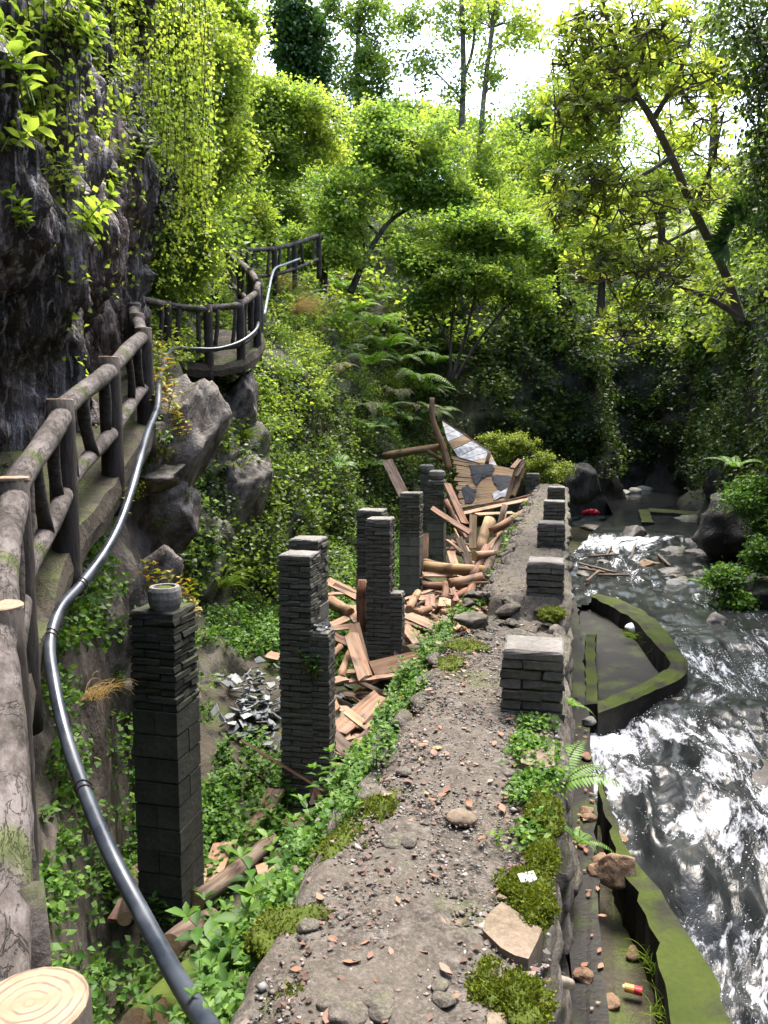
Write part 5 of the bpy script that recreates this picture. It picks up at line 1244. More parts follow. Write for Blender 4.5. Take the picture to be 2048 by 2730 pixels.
bushes_on_slope('undergrowth', 'small weeds rooted in cracks of the near rock bank', 520, dn_bank, (.08, .24), 44, .055, 'weed', T2W)
# ------------------------------------------------------------------ weeds on the pit floor and along the path
def floor_patch(name, label, n, gen, rad, nl, size, mat, tm=T2W, flat=.55):
    C = np.array([gen() for _ in range(n)]); r = G.uniform(rad[0], rad[1], n); pos, d = clump_points(C, r, nl, flat, .2)
    return stuff(name, leaf_mesh(name, pos, size*G.uniform(.55, 1.3, len(pos)), tm, .15, .65, d*.4), M[mat], label, 'weeds')
def g_left():
    s = R.uniform(10.8, 14.0); t = -R.uniform(3.35, 4.9); p = st(s, t); return on_floor(p.x, p.y, .12)
def g_pit():
    s = R.uniform(3.2, 8.8); t = -R.uniform(1.0 if s < 5.4 else 2.8, 4.0); p = st(s, t); return on_floor(p.x, p.y, .08)
def g_far():
    s = R.uniform(12, 20); t = -R.uniform(3.2, 4.6); p = st(s, t); return on_floor(p.x, p.y, .15)
def g_rim():
    s = R.choice([R.uniform(1.6, 6.2), R.uniform(2.6, 8.0)]); t = PATH_L - R.uniform(-.03, .3) - .1*R.random(); return tuple(st(s, t, -.02 - max(0, (PATH_L-t)*.9) - .05))
def g_rim2():
    s = R.uniform(8, 19); return tuple(st(s, PATH_L+.2-R.uniform(0, .2), -.1))
def g_rr():
    s = R.gauss(3.75, .38); t = R.uniform(-.17, -.02) - .06*abs(s-3.75); return tuple(st(min(s, 4.4), t, .025))
floor_patch('weeds', 'lush bright weeds on the pit floor left of the columns', 190, g_left, (.14, .34), 60, .08, 'weed')
floor_patch('weeds', 'low weeds on the shaded pit floor in the foreground', 150, g_pit, (.12, .3), 50, .075, 'weed')
def g_land():
    y = R.uniform(1.7, 3.6); x = R.uniform(-1.5, -.62-.0*y) + .1*(y-1.7); return (x, y, float(min(-.1, floor_z(x, y)+R.uniform(.1, 1.9))))
def g_land2():
    h_ = hit(R.uniform(60, 420), R.uniform(2150, 2730)); return tuple(h_[0]+h_[1]*.05) if h_ else (-1.2, 2.4, -1.5)
floor_patch('weeds', 'dark weeds on the shaded bank below the nearest railing post', 70, g_land2, (.06, .16), 40, .05, 'weed')
floor_patch('weeds', 'weeds along the foot of the far left slope', 130, g_far, (.16, .4), 60, .085, 'weed')
floor_patch('weeds', 'small leafy weeds spilling over the inner rim of path', 170, g_rim, (.05, .13), 52, .04, 'weed', T2W)
floor_patch('weeds', 'thin weeds along the far inner rim of path', 16, g_rim2, (.08, .16), 40, .06, 'weed', T2W)
floor_patch('weeds', 'bright clover like weeds on the outer rim of path', 42, g_rr, (.05, .13), 60, .03, 'weed', T2W, .5)
# moss cushions
def moss(px, py, a, b, h, z, label, seed):
    p = at_z(px, py, z); o = rock('moss_cushion', p, (a, b, h), M['mosswood'], None, seed=seed, sub=3, rz=PROT, facets=0, rough=.45)
    me = o.data; n = 3200; V = np.array([v.co[:] for v in me.vertices]); V = V[V[:, 2] > -h*.1]; P = V[G.integers(0, len(V), n)] + G.normal(size=(n, 3))*.006
    V2, F2 = leaf_arrays(P, unit(P*np.array([1, 1, 2]))+G.normal(size=(n, 3))*.5, G.normal(size=(n, 3)), G.uniform(.007, .014, n), T2W)
    f = link('moss_tips', mesh_np('moss_tips', V2, F2), M['moss_leaf'], o); f['kind'] = 'stuff'
    return tag(o, label, 'moss', 'moss cushions on path rims')
for k, (px, py, a, b, h, z, lb) in enumerate(((1385, 2690, .15, .18, .1, .0, 'bright round moss cushion beside pale rim stone'), (1310, 2630, .1, .18, .04, .0, 'dull flat moss mat beside small pale stone'), (1395, 2375, .15, .2, .05, .0, 'dark olive moss mat above the sandstone slab'), (1440, 2290, .1, .22, .06, .0, 'moss strip at the rim behind white flaky stone'),
        (1445, 2170, .12, .3, .08, .0, 'yellow green moss bed under the rim clover'), (1005, 2180, .2, .26, .12, -.04, 'yellow green moss cushion on the inner path rim'), (950, 2260, .22, .3, .1, -.05, 'dark moss hump on inner rim behind leafy stems'), (780, 2500, .22, .26, .1, -.06, 'dark mossy shoulder at the near inner path rim'), (770, 2690, .14, .2, .06, -.04, 'low moss at the near left path corner'),
        (1245, 1725, .22, .3, .04, .0, 'moss patch on the path near the broken gap'), (1205, 1775, .16, .4, .06, -.02, 'thin moss along the inner rim before the broken gap'), (1470, 1640, .2, .24, .1, -.02, 'bright moss tuft in the gap behind the squat pier'), (1430, 2420, .1, .16, .06, .02, 'small yellow moss tuft on the sandstone slab'), (1400, 2480, .0001, .0001, .0001, -.5, ''))):
    if lb: moss(px, py, a, b, h, z, lb, 300+k)
# gravel
def gravel():
    n = 12000; s = np.where(G.random(n) < .72, G.uniform(1.5, 7, n), G.uniform(7, 20, n)); t = G.uniform(-.88, .0, n)
    c = np.stack([s*UX+t*UY, s*UY-t*UX, path_z(s)+.006], 1); sz = G.gamma(2.0, .0021, n)+.0022
    tv = np.array([(1, 0, 0), (-1, 0, 0), (0, 1, 0), (0, -1, 0), (0, 0, 1), (0, 0, -1)], float); tf = np.array([(0, 2, 4), (2, 1, 4), (1, 3, 4), (3, 0, 4), (2, 0, 5), (1, 2, 5), (3, 1, 5), (0, 3, 5)])
    sc = G.uniform(.6, 1.4, (n, 1, 3))*np.array([1, 1, .6])*sz[:, None, None]; a = G.random(n)*6.28
    v = tv[None]*sc; x = v[..., 0]*np.cos(a)[:, None]-v[..., 1]*np.sin(a)[:, None]; y = v[..., 0]*np.sin(a)[:, None]+v[..., 1]*np.cos(a)[:, None]
    V = np.stack([x, y, v[..., 2]], -1) + c[:, None, :] + G.normal(size=(n, 6, 3))*sz[:, None, None]*.18
    return mesh_np('gravel', V.reshape(-1, 3), (tf[None]+(np.arange(n)*6)[:, None, None]).reshape(-1, 3))
stuff('gravel', gravel(), M['pebble'], 'loose mixed gravel strewn over the path', 'gravel')
def litter():
    n = 2600; s = np.where(G.random(n) < .7, G.uniform(1.6, 6.2, n), G.uniform(7.6, 18, n)); e = G.random(n)
    t = np.where(e < .5, G.uniform(-.86, -.05, n), np.where(e < .8, -.72+.1*G.normal(size=n), -.12+.05*G.normal(size=n)))
    P = np.stack([s*UX+t*UY, s*UY-t*UX, path_z(s)+.012+.008*G.random(n)], 1); ax = G.normal(size=(n, 3))*np.array([1, 1, .12]); nr = G.normal(size=(n, 3))*.25+np.array([0, 0, 1])
    V, F = leaf_arrays(P, ax, nr, G.uniform(.012, .034, n), T2W); return mesh_np('leaf_litter', V, F)
stuff('leaf_litter', litter(), M['litter'], 'crumbled dry leaf litter scattered along the path', 'litter')
def spray():
    n = len(SPRAY); tv = np.array([(1, 0, 0), (-1, 0, 0), (0, 1, 0), (0, -1, 0), (0, 0, 1), (0, 0, -1)], float); tf = np.array([(0, 2, 4), (2, 1, 4), (1, 3, 4), (3, 0, 4), (2, 0, 5), (1, 2, 5), (3, 1, 5), (0, 3, 5)])
    V = SPRAY[:, None, :] + tv[None]*np.minimum(.008, G.gamma(1.6, .0016, (n, 1, 1))+.0006)*G.uniform(.6, 1.5, (n, 1, 3)); return mesh_np('spray', V.reshape(-1, 3), (tf[None]+(np.arange(n)*6)[:, None, None]).reshape(-1, 3))
stuff('spray', spray(), M['foam'], 'white bubbles and droplets thrown up by the rapids', 'spray')

# ------------------------------------------------------------------ trees: trunk with limbs, crown of leaf clusters
def limb_tubes(paths):
    mb = MB()
    for pts, r0, r1, sd_ in paths:
        n = len(pts); V, F = tube(pts, [r0+(r1-r0)*i/(n-1) for i in range(n)], sd_, False); mb.add(V, F)
    return mb
def tree(name, label, trunks, blobs, size, nl, crad, mat, group=None, tm=T2W, bark='trunk', cat='tree', flat=.6, droop=.35, twig=.012, rng=None, limbs=1.0):
    rg = rng or random.Random(len(label)*13+int(size*1000)); paths = []; nodes = []
    base = at_y(*trunks[0][0][0])
    t = thing(name, label, cat, base, 0, group)
    for tr, r0, r1 in trunks:
        pts = spline([at_y(*q) for q in tr], 5); paths.append((pts, r0, r1, 8)); nodes += [(p, r0+(r1-r0)*i/len(pts)) for i, p in enumerate(pts)][len(pts)//3:]
    C = []
    for (px, py, Y, rx, ry, n) in blobs:
        c = at_y(px, py, Y); sx, sz = rx*Y/FPX, ry*Y/FPX; sy = (sx+sz)/2
        for _ in range(n):
            v = Vector((rg.gauss(0, 1), rg.gauss(0, 1), rg.gauss(0, 1))).normalized()*(rg.random()**.45)*(1.25 if rg.random() < .2 else 1)
            q = c + Vector((v.x*sx, v.y*sy, v.z*sz)); C.append(q)
            if rg.random() < limbs:
                nd = min(nodes, key=lambda e: (e[0]-q).length + (0 if e[0].z < q.z else .6) + rg.random()*.8)
                m_ = nd[0].lerp(q, .55) + Vector((rg.uniform(-.2, .2), rg.uniform(-.2, .2), .12*(q-nd[0]).length))
                paths.append((spline([nd[0], m_, q], 3), min(nd[1]*.5, .018+.014*(q-nd[0]).length), twig*.5, 4))
                if rg.random() < .5: nodes.append((m_, min(nd[1]*.4, .03)))
    mb = limb_tubes(paths); o = link('trunk', mb.mesh('trunk', True), M[bark]); child_at(o, t)
    nl = int(nl*1.6); size = size*.82
    pos, d = clump_points(np.array([tuple(c) for c in C]), np.array([crad*rg.uniform(.6, 1.5) for _ in C]), nl, flat, .05); pos = pos + G.normal(size=pos.shape)*crad*.22
    cr = link('crown', leaf_mesh('crown', pos, size*G.uniform(.6, 1.3, len(pos)), tm, droop, .55, d*.4), M[mat]); child_at(cr, t)
    return t
GT = 'trees on the gorge slopes'
tree('broadleaf_tree', 'bright yellow green tree leaning out above the rock cliff', [([(500, 760, 15.5), (540, 520, 15), (520, 260, 14.6), (480, 60, 14.4)], .09, .03)], [(470, 90, 14.4, 150, 130, 62), (420, 310, 14, 90, 130, 40), (560, 330, 15.3, 110, 150, 55), (610, 120, 15.8, 75, 150, 45), (650, 30, 16, 40, 60, 14)], .1, 95, .32, 'leaf_bright', GT)
tree('shrub', 'yellow green bush crowding the railing beside the cliff end', [([(470, 740, 14.6), (460, 600, 14.3), (450, 500, 14)], .05, .02)], [(480, 590, 14.4, 90, 100, 48), (430, 470, 13.7, 60, 80, 26), (540, 480, 15.2, 90, 80, 36), (520, 690, 14.9, 70, 70, 30), (440, 740, 14.2, 40, 60, 14)], .08, 95, .27, 'leaf_bright', GT, cat='shrub')
tree('broadleaf_tree', 'golden green tree with spreading crown above the upper railing', [([(590, 660, 20.5), (650, 500, 21), (740, 400, 21.7), (800, 300, 22)], .1, .03)], [(790, 280, 22, 120, 60, 50), (690, 250, 21.5, 70, 50, 22), (690, 370, 21.5, 110, 60, 42), (850, 390, 22.5, 80, 60, 26), (600, 430, 20.5, 60, 80, 30), (760, 450, 22, 60, 40, 10)], .12, 85, .38, 'leaf_bright', GT)
tree('ivy_clad_tree', 'tall tree tower wrapped in dark ivy against the sky', [([(800, 600, 32), (790, 300, 32), (800, 10, 32)], .3, .12)], [(800, 120, 32, 62, 95, 85), (815, 210, 32, 60, 60, 40), (780, 60, 32, 55, 45, 25), (830, 300, 32, 45, 70, 25)], .22, 75, .42, 'ivy', GT, cat='tree')
tree('feathery_tree', 'tall thin feathery tree beside the ivy tower', [([(955, 640, 38), (950, 320, 38), (960, -60, 38)], .2, .08)], [(990, 70, 38, 70, 90, 34), (940, 180, 38, 70, 90, 26), (1000, 250, 37.5, 60, 90, 26), (960, 380, 37, 80, 90, 36), (880, 40, 38, 40, 60, 10), (1050, 330, 37, 50, 40, 14)], .2, 60, .5, 'leaf_mid', GT)
tree('broadleaf_tree', 'fresh green tree with leaning dark trunk in mid slope', [([(935, 780, 25), (975, 690, 25.2), (1040, 590, 25.6), (1140, 530, 26)], .12, .04)], [(1130, 420, 26, 120, 80, 60), (1010, 390, 26, 100, 80, 46), (1190, 530, 25.5, 80, 50, 26), (930, 540, 25, 90, 90, 36), (1060, 500, 25.6, 90, 50, 26), (1010, 300, 26.5, 60, 50, 14)], .16, 75, .42, 'leaf_green', GT)
tree('young_tree', 'bright green many stemmed young tree above the collapsed roof', [([(1195, 1010, 24), (1200, 930, 24), (1150, 820, 23.8), (1135, 720, 23.8)], .05, .02), ([(1205, 1010, 24), (1240, 900, 24), (1265, 800, 24), (1300, 690, 24)], .06, .02), ([(1215, 1010, 24), (1290, 890, 24), (1370, 800, 23.8), (1430, 770, 23.8)], .05, .02), ([(1200, 1000, 24), (1205, 860, 24), (1230, 700, 24)], .05, .02)],
     [(1250, 620, 24, 130, 45, 52), (1360, 640, 24.2, 90, 50, 36), (1150, 700, 23.7, 100, 36, 36), (1330, 740, 23.6, 110, 45, 44), (1420, 790, 23.8, 60, 40, 18), (1210, 740, 23.5, 90, 40, 28), (1090, 660, 23.8, 50, 30, 12), (1150, 800, 23.5, 50, 30, 10)], .14, 80, .34, 'leaf_green', GT, flat=.4)
tree('slender_tree', 'tall slender tree with forked trunk and sparse leaves, left of the pair', [([(1222, 560, 36), (1226, 420, 36), (1236, 200, 36), (1228, -60, 36)], .17, .1), ([(1236, 210, 36), (1262, 120, 36), (1272, -40, 36)], .09, .05), ([(1228, 260, 36), (1170, 200, 36), (1120, 150, 36)], .05, .02)], [(1170, 70, 36, 100, 100, 24), (1260, 40, 36, 60, 60, 12), (1110, 170, 36, 50, 70, 8), (1225, 230, 36, 36, 40, 5), (1090, 60, 36, 50, 50, 7)], .2, 42, .5, 'leaf_mid', GT, bark='greytrunk')
tree('slender_tree', 'tall slender pole straight tree with pale trunk, right of the pair', [([(1262, 640, 34), (1275, 480, 34), (1290, 260, 34), (1330, -60, 34)], .16, .08)], [(1340, 40, 34, 110, 80, 26), (1310, 200, 34, 40, 60, 8), (1295, 400, 34, 50, 90, 16), (1400, 90, 34, 50, 50, 8), (1300, 480, 34, 60, 50, 14)], .2, 42, .5, 'leaf_bright', GT, bark='greytrunk')
bg = [(1420, 330, 46, 90, 80, 'leaf_mid', 'rounded green tree on the skyline right of the slender pair'), (1340, 420, 44, 100, 80, 'leaf_bright', 'yellow green tree low on the skyline behind the slender trunks'), (1470, 480, 40, 110, 110, 'leaf_bright', 'leafy tree on the back slope behind the long leaved tree'), (1180, 340, 48, 90, 60, 'leaf_bright', 'sunlit tree at the foot of the sky gap'), (1100, 320, 52, 80, 60, 'leaf_mid', 'distant tree at the left foot of the sky gap'),
      (1330, 560, 36, 110, 90, 'leaf_bright', 'pale yellow green bushy tree behind the many stemmed young tree'), (1480, 640, 30, 90, 100, 'leaf_bright', 'dense green tree right of the many stemmed young tree'), (1540, 300, 40, 110, 160, 'leaf_bright', 'tall green tree behind the long leaved tree crown'), (720, 520, 27, 110, 90, 'leaf_mid', 'green tree just above the upper railing end'), (860, 640, 25, 100, 70, 'leaf_green', 'low green tree right of the upper railing'), (650, 560, 23, 60, 60, 'leaf_bright', 'small yellow green tree behind the climbing railing'),
      (1640, 160, 36, 140, 160, 'leaf_bright', 'high yellow green tree behind the long leaved tree top'), (1760, 420, 30, 150, 170, 'leaf_bright', 'green tree on the right slope behind the leaning trunk'), (1900, 120, 26, 140, 160, 'leaf_mid', 'overhanging green tree at the top of the right cliff'), (1600, 620, 28, 110, 120, 'leaf_bright', 'green bushy tree behind the lower long leaved branches')]
for k, (px, py, Y, rx, ry, mt, lb) in enumerate(bg):
    tree('broadleaf_tree', lb, [([(px, py+ry*2.0, Y), (px+6, py+ry*.6, Y), (px-5, py-ry*.2, Y)], .012*Y*.5, .03)], [(px, py, Y, rx, ry*.75, 34), (px-rx*.5, py+ry*.5, Y, rx*.6, ry*.5, 14), (px+rx*.5, py+ry*.45, Y-.5, rx*.6, ry*.5, 14)], .0055*Y, 75, .017*Y, mt, GT, limbs=.4, rng=random.Random(500+k))

# long leaved tree leaning out from the right cliff: whorls of leaves at the twig ends
def whorl_tree():
    rg = random.Random(77); tr = [([(1975, 850, 14.2), (1930, 720, 13.9), (1850, 560, 13.5), (1800, 440, 13.2), (1740, 320, 12.9), (1690, 240, 12.7), (1640, 120, 12.5), (1600, -20, 12.4)], .085, .03), ([(1980, 850, 14.2), (1900, 800, 13.8), (1800, 750, 13.3), (1770, 660, 13), (1745, 560, 12.8)], .06, .02), ([(1700, 260, 12.7), (1610, 280, 12.5), (1530, 240, 12.3)], .04, .015), ([(1790, 420, 13.1), (1700, 470, 12.7), (1600, 470, 12.4), (1520, 430, 12.2)], .04, .012), ([(1870, 600, 13.6), (1790, 640, 13), (1690, 700, 12.6), (1610, 690, 12.3)], .035, .012),
          ([(1740, 320, 12.9), (1810, 200, 12.8), (1850, 60, 12.8)], .05, .02), ([(1850, 560, 13.5), (1900, 430, 13.2), (1930, 300, 13)], .04, .015), ([(1800, 750, 13.3), (1700, 850, 12.8), (1640, 920, 12.6)], .03, .01), ([(1690, 240, 12.7), (1720, 120, 12.6), (1740, -20, 12.6)], .04, .02)]
    t = thing('long_leaved_tree', 'large evergreen tree with long leathery leaves leaning from the right cliff', 'tree', at_y(1975, 850, 14.2), 0, GT)
    paths = []; nodes = []
    for q, r0, r1 in tr:
        pts = spline([at_y(*e) for e in q], 5); paths.append((pts, r0, r1, 8)); nodes += pts[3:]
    zones = [(1640, 120, 12.4, 170, 130, 95), (1560, 280, 12.3, 120, 100, 62), (1780, 130, 12.7, 120, 130, 50), (1560, 470, 12.2, 120, 90, 62), (1700, 560, 12.6, 140, 80, 58), (1850, 300, 13, 110, 120, 42), (1620, 700, 12.4, 130, 70, 54), (1700, 850, 12.7, 110, 70, 30), (1760, 700, 12.7, 100, 60, 30), (1500, 560, 12.1, 70, 60, 22), (1890, 500, 13.2, 70, 80, 18), (1960, 250, 13, 60, 60, 10), (1520, 120, 12.2, 60, 80, 22), (1870, 780, 13.2, 60, 40, 10)]
    P, A, Nn, S = [], [], [], []
    for (px, py, Y, rx, ry, n) in zones:
        c = at_y(px, py, Y); sx, sz = rx*Y/FPX, ry*Y/FPX
        for _ in range(int(n*1.9)):
            v = Vector((rg.gauss(0, 1), rg.gauss(0, 1), rg.gauss(0, 1))).normalized()*(rg.random()**.4)
            q = c + Vector((v.x*sx, v.y*.9, v.z*sz)); nd = min(nodes, key=lambda e: (e-q).length + rg.random()*.3)
            m_ = nd.lerp(q, .6) + Vector((rg.uniform(-.1, .1), rg.uniform(-.1, .1), -.06)); paths.append((spline([nd, m_, q], 3), .014, .005, 4))
            if rg.random() < .4: nodes.append(m_)
            ax = ((q-m_).normalized()*.6 + Vector((rg.uniform(-.3, .3), rg.uniform(-.3, .3), .8))).normalized()
            u_ = ax.orthogonal().normalized(); w_ = ax.cross(u_); k = rg.randint(5, 9); el = rg.uniform(.1, .9)
            for j in range(k):
                an = 6.283*j/k + rg.uniform(-.3, .3); d = (u_*math.cos(an)+w_*math.sin(an)); dl = d*math.cos(el)+ax*math.sin(el)*rg.uniform(.4, 1.2)
                P.append(q); A.append(dl); Nn.append(ax - d*.3); S.append(rg.uniform(.12, .21))
    child_at(link('trunk', limb_tubes(paths).mesh('trunk', True), M['greytrunk']), t)
    V, F = leaf_arrays(np.array(P), np.array(A), np.array(Nn), np.array(S), TL_)
    child_at(link('crown', mesh_np('crown', V, F), M['leaf_gloss']), t)
whorl_tree()
# dark drooping growth at the very right edge
tree('drooping_shrub', 'dark drooping shrub hanging over the right cliff top', [([(2090, 330, 12), (2040, 150, 12), (1990, 60, 12)], .06, .02)], [(2020, 120, 12, 50, 150, 16), (2050, 330, 12, 40, 150, 16), (1980, 30, 12, 60, 50, 8), (2060, 520, 12, 40, 90, 10)], .09, 50, .3, 'leaf_dark', GT, flat=1.3, droop=.9, cat='shrub')
tree('shrub', 'pale green rounded bush behind the end of the path', [([(1370, 1240, 24.5), (1365, 1200, 24.5), (1360, 1180, 24.5)], .04, .02)], [(1350, 1180, 24.5, 70, 28, 34), (1330, 1215, 24.3, 50, 24, 14), (1395, 1200, 24.5, 30, 20, 8)], .075, 75, .22, 'leaf_gloss', 'bushes by the path end', cat='shrub', flat=.45)
tree('shrub', 'pale green bush between the last pier and the pool', [([(1455, 1310, 22.5), (1450, 1270, 22.5), (1450, 1250, 22.5)], .04, .02)], [(1460, 1255, 22.6, 75, 26, 34), (1430, 1230, 22.6, 50, 22, 16), (1470, 1290, 22.4, 30, 20, 8)], .07, 75, .2, 'leaf_gloss', 'bushes by the path end', cat='shrub', flat=.45)

tree('shrub', 'dark green shrub growing over the huge dark boulder', [([(2050, 1420, 16), (2030, 1350, 16), (2000, 1320, 16)], .04, .02)], [(2010, 1310, 16, 60, 36, 20), (2050, 1390, 15.6, 40, 50, 16), (1975, 1340, 15.6, 40, 20, 8)], .09, 60, .26, 'weed', 'bushes by the right bank', cat='shrub')
tree('shrub', 'fresh green leafy shrub at the right water edge', [([(1945, 1600, 13.4), (1930, 1560, 13.4), (1920, 1540, 13.4)], .03, .015)], [(1935, 1540, 13.4, 40, 28, 14), (1960, 1600, 13.2, 40, 30, 12), (2030, 1480, 13.6, 40, 60, 18)], .09, 50, .22, 'weed', 'bushes by the right bank', cat='shrub')
# ------------------------------------------------------------------ ferns
def frond(L, n=22, seed=0, droop=.9, wide=.2):
    rg = random.Random(seed); P, A, Nn, S = [], [], [], []; pts = []
    for i in range(n+1):
        k = i/n; th = 1.05 - droop*1.9*k; 
        pts.append(Vector((0, 0, 0)) if i == 0 else pts[-1] + Vector((math.cos(th), 0, math.sin(th)))*L/n)
    for i in range(2, n+1):
        k = i/n; d = (pts[i]-pts[i-1]).normalized(); up_ = Vector((-d.z, 0, d.x)); w_ = wide*L*math.sin(math.pi*min(1, .12+k*.88))**.7*(1.05-k*.55)
        for sg in (-1, 1):
            P.append(pts[i]); A.append(d*.35 + Vector((0, sg, 0)) - up_*.22*1.0); Nn.append(up_); S.append(max(.02, w_*rg.uniform(.9, 1.1)))
    return P, A, Nn, S, pts
TP = (np.array([(0, 0, 0), (.1, .2, .02), (.085, .6, .0), (0, 1, -.08), (-.085, .6, .0), (-.1, .2, .02)]), np.array([(0, 1, 5), (1, 2, 5), (2, 4, 5), (2, 3, 4)]))
def fern_proto(L, nf, seed, mat, name='fern', spread=6.283, droop=.9):
    rg = random.Random(seed); Vs, Fs = [], []; o_ = 0; mb = MB()
    for f in range(nf):
        az = spread*(f+rg.uniform(-.3, .3))/nf - spread/2; l = L*rg.uniform(.65, 1.1); P, A, Nn, S, pts = frond(l, 24, seed*10+f, droop*rg.uniform(.7, 1.15))
        V, F = leaf_arrays(np.array(P), np.array(A), np.array(Nn), np.array(S), TP); c, s_ = math.cos(az), math.sin(az)
        Rm = np.array([[c, -s_, 0], [s_, c, 0], [0, 0, 1]]); V = V@Rm.T; Vs.append(V); Fs.append(F+o_); o_ += len(V)
        tv, tf = tube([Matrix(Rm.tolist()) @ p for p in pts], [.006*(1-.7*i/len(pts)) for i in range(len(pts))], 3, False); mb.add(tv, tf)
    lf = mesh_np('fronds', np.vstack(Vs), np.vstack(Fs)); lf.materials.append(M[mat]); stm = mb.mesh('stalks'); stm.materials.append(M['vine'])
    return lf, stm
FP = [fern_proto(1.25, 5, 1, 'fern', spread=2.4, droop=.95), fern_proto(1.0, 6, 2, 'fern', spread=3.0), fern_proto(.8, 7, 3, 'fern', droop=1.0), fern_proto(1.0, 5, 4, 'fern_dull', spread=2.6, droop=1.1)]
def fern(p, rz, k, sc, label, group, tilt=0.0):
    t = thing('fern', label, 'fern', p, rz, group); t.scale = (sc,)*3; t.rotation_euler = (0, tilt, rz)
    link('fronds', FP[k][0], None, t); link('stalks', FP[k][1], None, t); return t
GF = 'large ferns on the left slope'
for (px, py, k, sc, an) in [(880, 900, 0, 1.1, -40), (930, 860, 0, 1.0, -50), (980, 900, 0, 1.15, -35), (910, 960, 1, 1.0, -45), (1010, 960, 0, 1.0, -50), (960, 1000, 0, 1.1, -40), (1050, 980, 1, 1.1, -60), (1075, 1040, 0, 1.2, -20), (1120, 1060, 1, 1.0, -30), (1030, 1060, 3, 1.0, -50), (1090, 1110, 3, 1.1, -40), (990, 1110, 1, 1.0, -60), (940, 1080, 3, .9, -60), (870, 1000, 3, .9, -60), (1130, 1000, 0, 1.1, -30), (1000, 830, 1, 1.0, -50), (950, 780, 3, 1.1, -70), (900, 800, 1, 1.0, -60), (1040, 900, 1, .9, -40), (1090, 950, 1, 1.0, -20), (850, 920, 3, .9, -60), (1060, 1130, 2, .9, -50), (1010, 1170, 2, .8, -60), (960, 1170, 2, .8, -60), (1130, 1130, 1, .9, -30), (870, 1250, 2, .8, -60), (960, 1260, 2, .8, -60)]:
    h_ = hit(px, py)
    if h_: fern(h_[0] + h_[1]*.42, math.radians(an)+R.uniform(-.4, .4), k, sc*R.uniform(1.1, 1.5), 'brownish arching fern on the dark left slope' if k == 3 else 'large green fern with arching fronds on the left slope', GF, R.uniform(.1, .5))
fern(st(4.05, .0, -.22), math.radians(62), 0, .36, 'fresh green fern growing from the outer wall face below the squat pier', None, -.1)
fern(st(4.15, .12, -.55), math.radians(10), 2, .3, 'small pale fern lower on the outer wall face', None, .4)
fern(st(5.2, .07, -.15), math.radians(0), 2, .26, 'small bright fern at the back of the squat pier foot', None, .5)
fern(at_y(1900, 1560, 14.0)+Vector((0, 0, -.1)), math.radians(180), 2, .8, 'bright ferny plant at the right water edge', None)
fern(at_y(1925, 1640, 13.0)+Vector((0, 0, -.1)), math.radians(200), 2, .6, 'small fern drooping over the right water edge', None)
fern(at_y(1960, 1250, 14.5), math.radians(190), 2, .9, 'light fern on the shaded right cliff', None)
for (px, py, lb) in ((1985, 590, 'upper'),):
    pass

# ------------------------------------------------------------------ leafy herbs with opposite leaves
def herb_proto(h, ns, seed, leaf=.1, mat='weed'):
    rg = random.Random(seed); P, A, Nn, S = [], [], [], []; mb = MB()
    for s_ in range(ns):
        az = rg.random()*6.28; ln = rg.uniform(.1, .45); H = h*rg.uniform(.6, 1.1); b = Vector((rg.uniform(-.06, .06), rg.uniform(-.06, .06), 0)); pts = [b]
        n = max(4, int(H/.055))
        for i in range(1, n+1):
            k = i/n; pts.append(b + Vector((math.cos(az)*ln*H*k*k, math.sin(az)*ln*H*k*k, H*k)))
        V, F = tube(pts, [.004*(1.2-.7*i/n) for i in range(n+1)], 4, False); mb.add(V, F); a0 = rg.random()*6
        for i in range(max(1, n//3), n+1):
            k = i/n
            for sg in (0, 1):
                an = a0 + i*1.57 + sg*math.pi; d = Vector((math.cos(an), math.sin(an), .35 if i < n else .9)); P.append(pts[i]); A.append(d - Vector((0, 0, .35*(1-k)))); Nn.append(Vector((0, 0, 1)) - d*.2)
                S.append(leaf*rg.uniform(.8, 1.2)*(1.1-.55*abs(k-.6)/.6))
        for j in range(4): an = a0+j*1.57; P.append(pts[-1]); A.append(Vector((math.cos(an), math.sin(an), .6))); Nn.append(Vector((-math.cos(an)*.4, -math.sin(an)*.4, 1))); S.append(leaf*.55)
    V, F = leaf_arrays(np.array([tuple(p) for p in P]), np.array([tuple(p) for p in A]), np.array([tuple(p) for p in Nn]), np.array(S), T6)
    lm = mesh_np('leaves', V, F); lm.materials.append(M[mat]); sm = mb.mesh('stems'); sm.materials.append(M['grass']); return lm, sm
HP = [herb_proto(.42, 4, 1, .12), herb_proto(.34, 5, 2, .105), herb_proto(.5, 3, 3, .13), herb_proto(.3, 6, 4, .09), herb_proto(.26, 3, 5, .1, 'begonia'), herb_proto(.3, 4, 6, .11, 'leaf_bright')]
def herb(p, k, sc, label, group, tilt=(0, 0), name='leafy_herb'):
    t = thing(name, label, 'plant', p, R.uniform(0, 6.28), group); t.scale = (sc,)*3; t.rotation_euler = (tilt[0], tilt[1], t.rotation_euler.z)
    link('leaves', HP[k][0], None, t); link('stems', HP[k][1], None, t); return t
